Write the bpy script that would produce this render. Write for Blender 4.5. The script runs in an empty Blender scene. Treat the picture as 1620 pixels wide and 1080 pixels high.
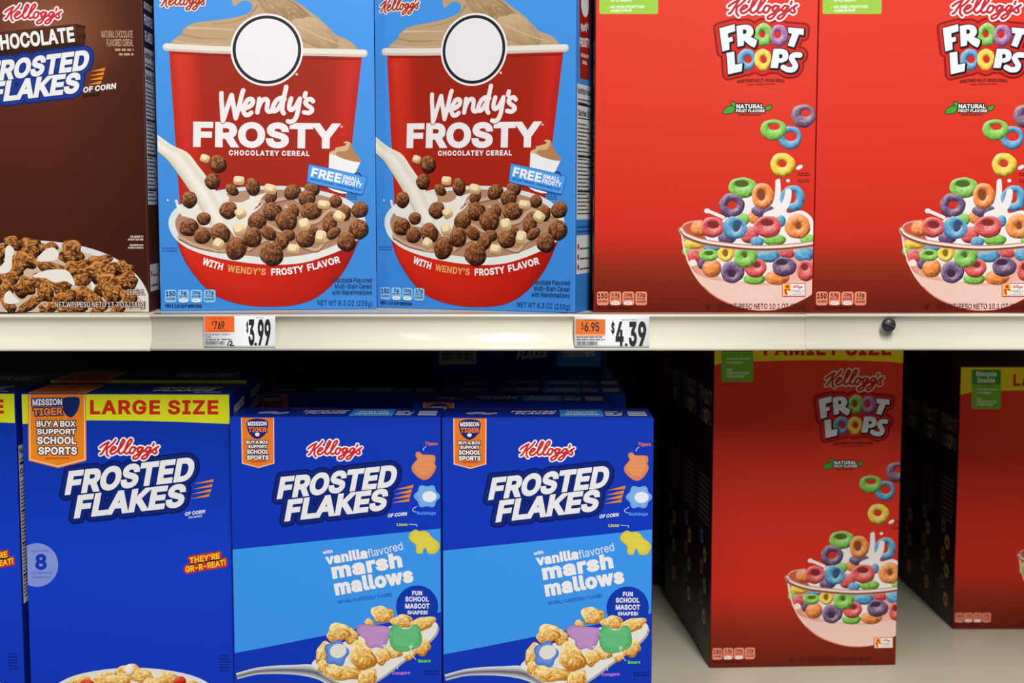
import bpy, bmesh, math, random
import numpy as np
from mathutils import Vector, Matrix
from mathutils.geometry import tessellate_polygon

SC = bpy.context.scene
COL = SC.collection
ZC = 1.05                      # eye height above the aisle floor

# ------------------------------------------------------------------ camera, light, exposure
FPX = 2250.0
TH = math.atan((540 - 323) / FPX)
cam = bpy.data.cameras.new('camera')
cam.sensor_width = 36; cam.lens = 50
cam.clip_start = 0.05
cam.dof.use_dof = True
cam.dof.focus_distance = 1.275
cam.dof.aperture_fstop = 7.0
cam_ob = bpy.data.objects.new('camera', cam)
cam_ob.location = (0, 0, ZC)
cam_ob.rotation_euler = (math.pi / 2 - TH, 0, 0)
COL.objects.link(cam_ob)
SC.camera = cam_ob

world = bpy.data.worlds.new('store_light')
SC.world = world
world.use_nodes = True
WB = world.node_tree.nodes['Background']
WB.inputs[0].default_value = (0.95, 0.97, 1.0, 1)
WB.inputs[1].default_value = 0.05

def lamp(name, loc, target, sx, sy, power, color=(1, 1, 1)):
    l = bpy.data.lights.new(name, 'AREA')
    l.shape = 'RECTANGLE'; l.size = sx; l.size_y = sy
    l.energy = power; l.color = color
    o = bpy.data.objects.new(name, l)
    o.location = loc
    d = Vector(target) - Vector(loc)
    o.rotation_euler = d.to_track_quat('-Z', 'Y').to_euler()
    COL.objects.link(o)
    return o

# the tube lamp hanging over the aisle, then a weak added fill
lamp('aisle_lamp_and_fill', (0.50, -1.15, 2.85), (0.28, 0.4, 0.9), 0.55, 1.9, 129, (1.0, 0.985, 0.96))
lamp('aisle_lamp_and_fill', (-1.5, -1.6, 2.85), (-0.1, 1.0, 0.9), 0.4, 1.9, 16, (0.96, 0.98, 1.0))  # added low fill from the left, standing in for light from other aisles

SC.view_settings.view_transform = 'Standard'
SC.view_settings.look = 'None'
SC.view_settings.gamma = 1.0
SC.view_settings.use_curve_mapping = False
SC.view_settings.exposure = 0.0

# ------------------------------------------------------------------ small helpers
ALB = 0.88
def lin(c):
    r = []
    for v in c[:3]:
        v = max(0.0, min(255.0, v)) / 255.0
        r.append((v / 12.92 if v <= 0.04045 else ((v + 0.055) / 1.055) ** 2.4) ** 1.08 * ALB)
    return tuple(r)
def mix(a, b, t):
    t = max(0.0, min(1.0, t))
    return tuple(x + (y - x) * t for x, y in zip(a, b))
def ramp(stops, t):
    if t <= stops[0][0]: return stops[0][1]
    for (a, ca), (b, cb) in zip(stops, stops[1:]):
        if t <= b: return mix(ca, cb, (t - a) / (b - a) if b > a else 1)
    return stops[-1][1]
def sm(pts, closed=False, n=5):
    """smooth curve through points (Catmull-Rom)"""
    P = list(pts); L = len(P); out = []
    if L < 3: return P
    rng = range(L) if closed else range(L - 1)
    for i in rng:
        if closed:
            a, b, c, d = P[i - 1], P[i], P[(i + 1) % L], P[(i + 2) % L]
        else:
            a, b, c, d = P[max(i - 1, 0)], P[i], P[i + 1], P[min(i + 2, L - 1)]
        for k in range(n):
            t = k / n
            out.append(tuple(0.5 * (2 * b[j] + (c[j] - a[j]) * t + (2 * a[j] - 5 * b[j] + 4 * c[j] - d[j]) * t * t
                                    + (3 * b[j] - a[j] - 3 * c[j] + d[j]) * t ** 3) for j in (0, 1)))
    if not closed: out.append(P[-1])
    return out
def crop(x0, y0, s):
    """zoomed-view coordinates -> coordinates on the 1620x1080 frame the tracing was made on"""
    def f(*a):
        if len(a) == 2 and not isinstance(a[0], (tuple, list)):
            return (x0 + a[0] / s, y0 + a[1] / s)
        return [(x0 + p[0] / s, y0 + p[1] / s) for p in (a[0] if len(a) == 1 else a)]
    f.s = s
    return f

# ------------------------------------------------------------------ lettering: glyph outlines (drawn shapes, cap height = 1 after scaling)
def load(src, lo, hi):
    D = {}
    for line in src.strip('\n').split('\n'):
        ch, adv, rest = line.split(' ', 2)
        ch = ch.replace('&q;', "'")
        C = [[tuple(float(v) for v in p.split(',')) for p in c.split(' ')] for c in rest.split(';')]
        outs, holes = [], []
        for c in C:
            ar = sum(a[0] * b[1] - a[1] * b[0] for a, b in zip(c, c[1:] + c[:1]))
            (outs if ar > 0 else holes).append(c)
        polys = [[o] for o in outs]
        for h in holes:
            x, y = h[0]; best = None
            for p in polys:
                o = p[0]; ins = False
                for a, b in zip(o, o[1:] + o[:1]):
                    if (a[1] > y) != (b[1] > y) and x < a[0] + (y - a[1]) * (b[0] - a[0]) / (b[1] - a[1]): ins = not ins
                if ins: best = p
            if best: best.append(h)
        res = []
        for p in polys:
            flat = [q for l in p for q in l]
            tr = tessellate_polygon([[Vector((q[0], q[1], 0)) for q in l] for l in p])
            res.append(([(q[0], (q[1] - lo) / (hi - lo)) for q in flat], list(tr), [len(l) for l in p]))
        xs = [q[0] for c in C for q in c]
        D[ch] = (float(adv), res, min(xs), max(xs))
    return D
GLYPH_BOLD = r'''
A 519 514,-35 302,544 176,545 -36,-36 110,-36 161,106 321,106 369,-36;276,236 206,235 241,341
B 495 430,417 412,461 383,496 346,524 295,540 24,546 24,-36 307,-32 359,-15 404,14 432,51 448,90 454,132 450,182 434,222 390,269 400,275 431,335;311,162 318,136 316,121 306,108 286,98 245,93 161,93 161,195 247,194 289,185;296,388 298,360 283,336 260,326 161,322 161,416 239,416 271,412 288,402
C 549 524,313 480,437 424,500 350,539 268,552 195,543 131,515 82,474 37,408 12,337 4,258 12,171 37,100 76,40 131,-6 195,-34 267,-44 353,-30 424,9 480,72 524,196 384,196 358,134 336,112 287,92 231,94 204,106 178,129 158,161 144,201 139,254 144,307 158,348 177,379 204,402 232,414 287,418 336,398 358,375 384,312
D 541 490,337 466,406 429,461 369,510 302,536 229,545 24,545 24,-36 223,-36 299,-28 369,-1 418,38 426,44 465,102 490,173 498,251;358,306 363,256 358,204 346,165 328,135 300,112 263,98 215,93 161,93 161,416 221,416 266,411 301,397 327,375 346,347
E 458 408,545 24,545 24,-36 411,-36 411,93 161,93 161,193 391,193 391,322 161,322 161,416 408,416
F 449 405,545 24,545 24,-36 161,-36 161,185 382,185 382,314 161,314 161,416 405,416
G 559 526,313 480,435 425,498 350,539 266,552 193,543 130,515 78,471 36,408 11,333 4,250 12,171 40,94 76,40 130,-6 197,-34 265,-43 334,-36 395,-12 443,23 482,73 506,132 516,292 247,292 247,162 374,165 364,139 352,124 327,102 299,92 274,90 236,94 204,106 178,129 158,161 144,201 139,254 144,307 158,349 178,380 203,402 231,414 287,418 320,407 346,387 387,313
H 556 493,545 356,545 356,325 161,325 161,545 24,545 24,-36 161,-36 161,196 356,196 356,-36 493,-36
I 339 305,545 -5,545 -5,416 82,416 82,93 -5,93 -5,-36 305,-36 305,93 219,93 219,416 305,416
J 435 372,545 236,545 236,146 232,116 222,100 206,90 186,86 163,90 148,100 139,115 131,209 -7,209 9,69 50,6 114,-32 184,-44 256,-32 320,7 360,68 372,141
K 506 522,541 348,545 161,340 161,545 24,545 24,-36 161,-36 161,163 190,194 353,-36 519,-36 284,292
L 432 397,93 161,93 161,545 24,545 24,-36 397,-36
M 667 604,545 451,545 312,180 178,544 24,545 24,-36 158,-36 157,238 261,-36 367,-35 469,226 468,-36 604,-36
N 562 499,545 363,545 363,208 156,545 24,545 24,-36 162,-36 157,304 367,-36 499,-36
O 572 522,337 496,410 456,469 403,515 333,544 267,552 195,543 128,513 78,469 37,408 12,337 4,258 12,171 41,93 78,39 131,-6 201,-35 267,-44 339,-34 403,-6 451,34 497,100 522,175 529,258;390,307 394,255 390,201 376,160 356,129 328,106 301,94 270,90 232,94 205,106 178,129 158,159 146,196 139,254 144,307 158,350 178,380 205,403 232,415 270,420 301,415 329,402 356,380 373,353
P 484 440,399 422,448 390,489 350,518 299,538 239,545 24,545 24,-36 161,-36 161,151 296,155 350,176 390,206 422,247 440,296 445,344;306,368 306,327 290,296 280,288 258,282 161,280 161,415 262,413 280,407 290,399
Q 572 522,337 496,410 456,469 403,515 333,544 267,552 195,543 128,513 78,469 37,408 12,337 4,258 12,171 37,100 76,41 133,-7 195,-34 267,-44 344,-32 383,-84 539,-84 452,34 496,98 522,171 529,250;390,307 394,255 390,201 376,160 367,147 331,195 173,195 250,92 232,94 204,106 180,127 158,160 146,196 139,254 144,307 158,350 178,380 205,403 232,415 270,420 301,415 329,402 356,380 373,353
R 488 440,403 422,450 393,491 350,521 297,540 24,546 24,-36 161,-36 161,163 222,166 332,-36 488,-36 364,193 392,214 422,253 440,298 445,348;302,385 308,350 301,317 295,310 261,294 161,292 161,416 231,416 280,407
S 486 428,427 407,470 374,504 331,531 283,546 231,552 172,546 124,532 79,504 45,469 23,424 16,371 26,311 61,262 111,228 279,173 302,156 308,134 287,103 250,88 200,88 164,101 144,126 133,173 -5,173 12,84 34,39 68,2 114,-24 165,-40 220,-45 286,-40 338,-22 383,6 416,44 439,90 441,180 408,243 351,285 169,350 154,366 154,389 183,414 225,422 255,418 280,408 294,393 311,342 444,342
T 488 453,545 -4,545 -4,416 157,416 157,-36 293,-36 293,416 453,416
U 556 493,545 358,545 353,150 342,126 332,113 315,100 289,91 259,88 229,91 204,100 187,112 164,153 160,545 24,545 24,169 31,114 54,62 90,16 137,-17 195,-38 255,-44 323,-38 380,-17 427,16 464,62 486,116 493,169
V 519 514,545 369,545 241,163 110,545 -36,544 178,-35 303,-36
W 725 717,545 574,545 492,208 408,544 278,545 193,206 110,545 -31,545 127,-35 258,-36 346,288 426,-35 557,-36
X 513 514,545 355,545 238,367 124,545 -40,545 168,268 164,266 168,260 166,256 170,256 -51,-36 110,-36 212,109 238,152 363,-36 524,-36 305,262 306,268
Y 511 520,545 361,545 248,362 236,336 111,545 -48,544 167,198 167,-36 304,-36 304,198
Z 477 433,545 357,545 353,556 345,545 4,545 4,416 256,417 6,58 6,-36 82,-36 86,-46 93,-36 435,-36 435,94 182,91 432,450
a 428 369,297 354,339 307,390 248,414 157,418 86,396 28,344 -11,269 102,236 61,226 10,180 -6,111 0,63 17,26 45,-6 80,-28 120,-41 197,-42 245,-23 241,-36 373,-36;238,144 236,125 222,101 192,84 153,83 132,95 130,106 133,115 148,126;234,278 237,266 124,240 136,265 165,288 196,294 223,289
b 463 420,253 400,313 373,355 332,392 284,413 233,420 188,416 142,395 149,545 17,545 17,-36 148,-36 148,-23 155,-30 229,-44 284,-37 332,-15 374,22 404,70 421,129 426,193;289,221 288,156 271,110 239,86 200,86 184,94 170,107 152,156 152,223 171,271 182,282 197,290 222,294 242,290 259,282 271,268
c 435 414,254 370,344 325,387 240,420 150,414 95,389 54,353 24,308 4,251 -2,191 4,125 24,68 54,23 98,-15 154,-38 239,-42 273,-36 327,-9 371,35 414,126 286,159 254,101 233,88 182,87 168,95 142,131 132,186 142,244 170,282 185,290 218,292 246,282 287,221
d 463 408,545 275,545 278,395 270,406 198,420 143,414 93,392 50,355 22,308 4,253 -2,193 4,125 22,69 50,22 92,-15 141,-37 197,-44 269,-30 279,-18 277,-36 408,-36;267,248 273,225 273,156 254,106 242,94 224,86 201,84 183,86 158,104 144,128 132,190 142,249 153,268 166,282 183,290 196,292 226,290 242,282 256,269
e 443 404,249 372,335 313,392 241,418 148,414 94,388 53,352 22,305 3,246 -2,183 4,124 23,70 54,23 98,-15 153,-38 212,-44 296,-30 362,14 420,115 345,133 408,133;282,133 250,92 212,83 167,94 154,105 142,124 140,133;264,253 265,246 142,252 169,284 183,291 201,294 227,291 239,286
f 293 290,553 154,564 88,533 48,472 47,415 -30,415 -30,291 47,291 45,-36 178,-36 178,291 264,291 264,415 178,416 183,432 198,437 252,427
g 464 408,415 277,415 282,396 236,418 143,414 93,392 52,355 22,308 4,254 -2,195 3,132 26,68 52,29 94,-4 2,-56 36,-114 87,-159 162,-184 257,-183 305,-170 347,-146 380,-111 402,-64 408,-13;274,-11 270,-32 259,-46 240,-56 183,-58 157,-48 132,-21 144,-26 235,-28;266,252 276,192 266,133 257,118 243,105 227,98 201,96 182,98 166,106 154,117 135,162 135,222 154,270 167,283 183,290 203,294 226,290 243,282 256,269
h 449 389,291 374,338 348,373 312,402 272,416 223,420 176,414 150,401 150,545 17,545 17,-36 150,-36 153,251 157,263 179,284 214,292 232,289 246,278 256,263 260,234 260,-36 393,-36
i 206 159,514 114,557 53,557 8,514 8,453 47,415 17,415 17,-36 150,-36 150,415 120,415 159,453
j 206 159,514 114,557 53,557 8,514 8,453 47,415 17,415 14,-45 11,-48 -46,-55 -46,-186 81,-162 112,-138 134,-107 147,-69 150,415 120,415 159,453
k 420 434,410 269,415 150,294 150,545 17,545 17,-36 150,-36 150,125 277,-36 446,-36 248,214
l 228 150,545 17,545 17,80 23,36 47,-5 89,-32 152,-38 224,-26 200,85 151,94
m 649 589,303 572,346 548,380 514,404 476,418 435,422 366,409 321,376 311,388 270,414 220,422 158,410 144,400 149,415 17,415 17,-36 150,-36 153,257 167,281 186,292 196,292 218,290 228,284 235,274 238,258 238,-36 370,-36 374,261 385,281 403,292 414,292 438,290 449,285 456,275 460,252 460,-36 593,-36
n 449 389,291 374,338 348,373 313,401 272,416 223,420 176,414 148,400 148,415 17,415 17,-36 150,-36 153,251 157,263 179,284 214,292 232,289 246,278 256,263 260,234 260,-36 393,-36
o 454 412,251 392,306 361,353 318,391 264,414 203,420 149,413 95,389 54,353 24,308 4,251 -2,191 4,125 24,68 54,23 98,-15 151,-38 203,-44 264,-38 320,-14 361,23 391,68 412,129 417,191;280,218 280,157 261,109 247,94 230,86 209,82 185,86 168,95 142,131 132,186 142,241 170,282 185,290 209,294 230,290 247,282 261,267
p 463 420,253 404,307 373,355 332,392 284,413 227,420 154,406 146,396 148,415 17,415 17,-179 150,-179 147,-16 157,-30 227,-44 282,-38 332,-15 374,22 404,70 420,125 426,185;289,221 288,156 271,110 239,86 200,86 184,94 170,107 152,156 152,223 171,271 182,282 197,290 222,294 242,290 259,282 271,268
q 463 408,415 277,415 277,400 270,406 196,420 141,413 93,392 50,355 22,308 3,249 -2,185 4,125 22,69 50,22 92,-15 141,-37 191,-44 236,-40 283,-18 275,-179 408,-179;267,248 273,225 273,156 254,106 242,94 224,86 201,84 183,86 158,104 144,128 132,190 142,249 153,268 166,282 183,290 196,292 226,290 242,282 256,269
r 298 279,422 172,416 140,401 146,415 17,415 17,-36 150,-36 153,252 166,274 191,287 279,286
s 404 372,265 345,335 302,386 232,416 141,417 67,384 35,353 16,316 10,273 18,224 47,182 88,153 108,147 -9,121 11,50 37,12 97,-30 140,-41 229,-41 275,-27 313,-4 342,26 361,64 368,108 360,155 333,196 291,227 256,237;231,103 222,92 207,85 184,82 159,84 144,90 136,99 118,144 219,115;250,239 187,256 148,272 150,284 165,294 184,296 208,294 218,288
t 266 240,415 162,415 162,507 29,507 29,415 -30,415 -30,291 29,291 29,89 38,39 67,-6 114,-33 168,-40 256,-28 232,87 164,94 163,291 240,291
u 449 393,415 260,415 257,129 252,117 230,94 196,87 178,90 167,98 154,117 150,145 150,415 17,415 21,89 36,42 62,7 97,-20 136,-36 186,-41 233,-35 262,-20 262,-36 393,-36
v 428 423,415 280,415 192,173 110,415 -36,415 138,-36 251,-36
w 606 594,415 452,415 397,206 344,415 224,415 170,204 115,415 -25,415 -24,411 111,-36 226,-36 284,174 340,-35 455,-36
x 418 420,415 262,415 191,300 120,415 -39,415 108,220 124,192 -48,-36 111,-36 189,88 267,-36 426,-36 270,169 256,195
y 428 424,415 280,415 192,173 110,415 -36,415 124,1 104,-46 98,-51 34,-48 1,-172 124,-180 181,-154 222,-104
z 419 369,415 12,415 12,287 181,287 6,58 6,-36 375,-36 375,92 198,92 369,319
0 492 418,406 382,474 345,513 291,542 228,552 163,543 108,513 65,468 35,408 17,335 12,259 17,173 34,102 65,41 105,-2 163,-34 226,-44 290,-34 345,-6 389,41 418,100 436,173 441,249 436,335;295,356 308,251 295,153 282,122 265,100 248,90 228,86 206,90 188,100 174,118 158,153 146,257 158,356 172,388 188,408 205,419 225,423 246,420 265,408 276,394
1 492 312,545 186,545 50,445 50,287 174,377 176,91 40,91 40,-36 427,-36 427,91 312,91
2 492 412,419 392,464 361,501 324,528 276,546 229,552 174,546 126,528 84,498 54,460 36,416 26,326 159,326 165,379 180,406 205,421 242,421 268,408 281,387 282,355 268,325 28,62 28,-36 425,-36 425,93 228,90 296,158 389,272 414,338
3 492 408,545 34,545 34,416 210,416 121,312 121,212 199,212 258,200 284,177 292,145 284,114 261,96 218,86 179,93 157,109 134,168 1,168 18,79 41,35 77,0 119,-24 169,-39 222,-43 270,-38 324,-21 368,8 399,44 422,95 430,146 422,196 402,241 367,281 323,310 288,319 408,447
4 492 374,545 226,544 4,168 4,69 246,69 246,-36 379,-36 379,69 449,69 449,199 379,199 379,354 262,354;246,326 246,199 172,199
5 492 402,545 64,545 27,222 136,209 179,234 218,240 256,230 280,205 291,161 280,121 255,94 241,88 221,86 189,94 168,111 146,166 18,166 31,83 54,39 85,4 125,-22 170,-38 221,-44 278,-36 327,-16 370,17 400,58 420,109 428,164 412,246 372,309 308,355 231,370 166,360 179,367 184,416 402,416
6 492 390,545 232,544 106,359 46,252 28,164 34,107 52,56 82,16 124,-16 172,-36 222,-43 279,-38 328,-18 370,15 400,55 420,104 425,153 420,209 402,258 371,298 334,327 286,344 255,349;282,195 290,156 281,118 259,94 225,85 210,86 180,105 164,136 164,179 180,209 208,226 249,225 258,221
7 492 427,545 26,545 26,416 264,416 39,-36 188,-36 427,440
8 492 412,428 390,471 361,504 323,530 277,546 230,552 176,546 131,531 91,505 59,469 40,425 34,379 41,332 63,287 78,272 74,269 79,265 52,243 19,174 21,87 44,41 78,5 122,-22 170,-38 222,-43 283,-38 331,-22 375,5 408,41 430,85 438,134 420,211 378,264 355,253 389,287 411,332 418,379;291,168 300,138 298,125 283,102 251,88 199,88 185,92 160,114 152,139 161,168 186,190 224,198 264,190;105,286 83,268 79,271;280,390 280,361 266,340 244,328 209,328 185,340 172,361 172,389 180,402 185,410 208,421 244,421 268,410
9 492 420,401 400,452 370,492 328,526 281,545 226,552 172,545 125,526 83,493 54,454 34,405 28,356 34,296 51,252 82,210 121,182 167,164 198,162 62,-36 220,-35 346,149 407,257 426,345;282,388 290,349 281,312 260,289 228,280 195,288 170,314 162,353 171,391 179,402 209,421 247,421 258,416
$ 486 428,427 407,470 374,504 331,531 280,547 280,619 166,619 166,545 124,532 79,504 45,469 23,424 16,373 26,312 60,264 111,228 166,210 166,101 143,127 133,173 -5,173 12,84 34,39 68,2 114,-24 166,-40 166,-110 280,-110 280,-40 339,-22 383,6 416,44 439,90 441,162 441,180 405,246 354,284 280,310 280,407 294,393 311,342 444,342;308,138 308,129 288,104 280,101 280,172 302,156;166,401 166,354 154,366 154,389
. 227 180,41 156,100 96,124 60,116 17,74 17,9 63,-37 124,-37 158,-14
, 227 184,107 37,107 -4,-155 112,-155
: 227 180,41 156,100 96,124 60,116 17,74 17,9 63,-37 124,-37 158,-14;174,349 128,395 63,395 17,349 17,284 63,238 128,238 174,284
/ 288 282,569 150,568 -33,-112 99,-111
( 312 290,575 154,575 98,454 66,331 53,211 59,127 76,46 106,-35 155,-132 292,-132 242,-24 197,117 187,206 196,307 224,415
) 312 176,452 120,575 -19,575 29,471 64,362 83,256 84,186 84,164 68,79 -16,-132 119,-132 168,-36 196,44 214,126 220,211 208,330
- 492 373,280 78,280 78,152 373,152
& 487 450,260 316,260 312,210 271,259 337,325 358,376 356,440 352,449 316,508 283,532 243,546 158,546 117,532 81,505 44,442 38,395 54,328 90,283 34,236 0,171 3,88 23,43 54,6 93,-20 142,-38 193,-43 242,-38 324,-8 347,-36 514,-36 408,94 432,131;240,97 216,86 174,85 149,98 136,118 136,144 154,169 171,182;224,411 223,395 191,368 175,391 176,408 182,418 192,422 215,422
! 235 168,545 26,545 32,124 96,124 38,100 14,45 23,6 66,-37 128,-37 160,-14 182,41 158,100 100,124 164,124
&q; 245 174,545 32,545 44,282 162,282
% 715 634,155 604,219 544,256 501,262 459,256 399,219 367,156 367,59 398,-4 458,-40 501,-46 543,-41 603,-4 634,59;608,545 462,544 64,-36 211,-35;510,134 512,97 506,73 496,72 490,82 489,116 496,142 507,142;298,480 247,536 174,554 101,535 53,478 38,415 52,321 77,286 136,250 213,250 251,267 297,318 312,385;185,428 185,376 176,364 170,365 164,392 171,434 181,435'''
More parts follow.
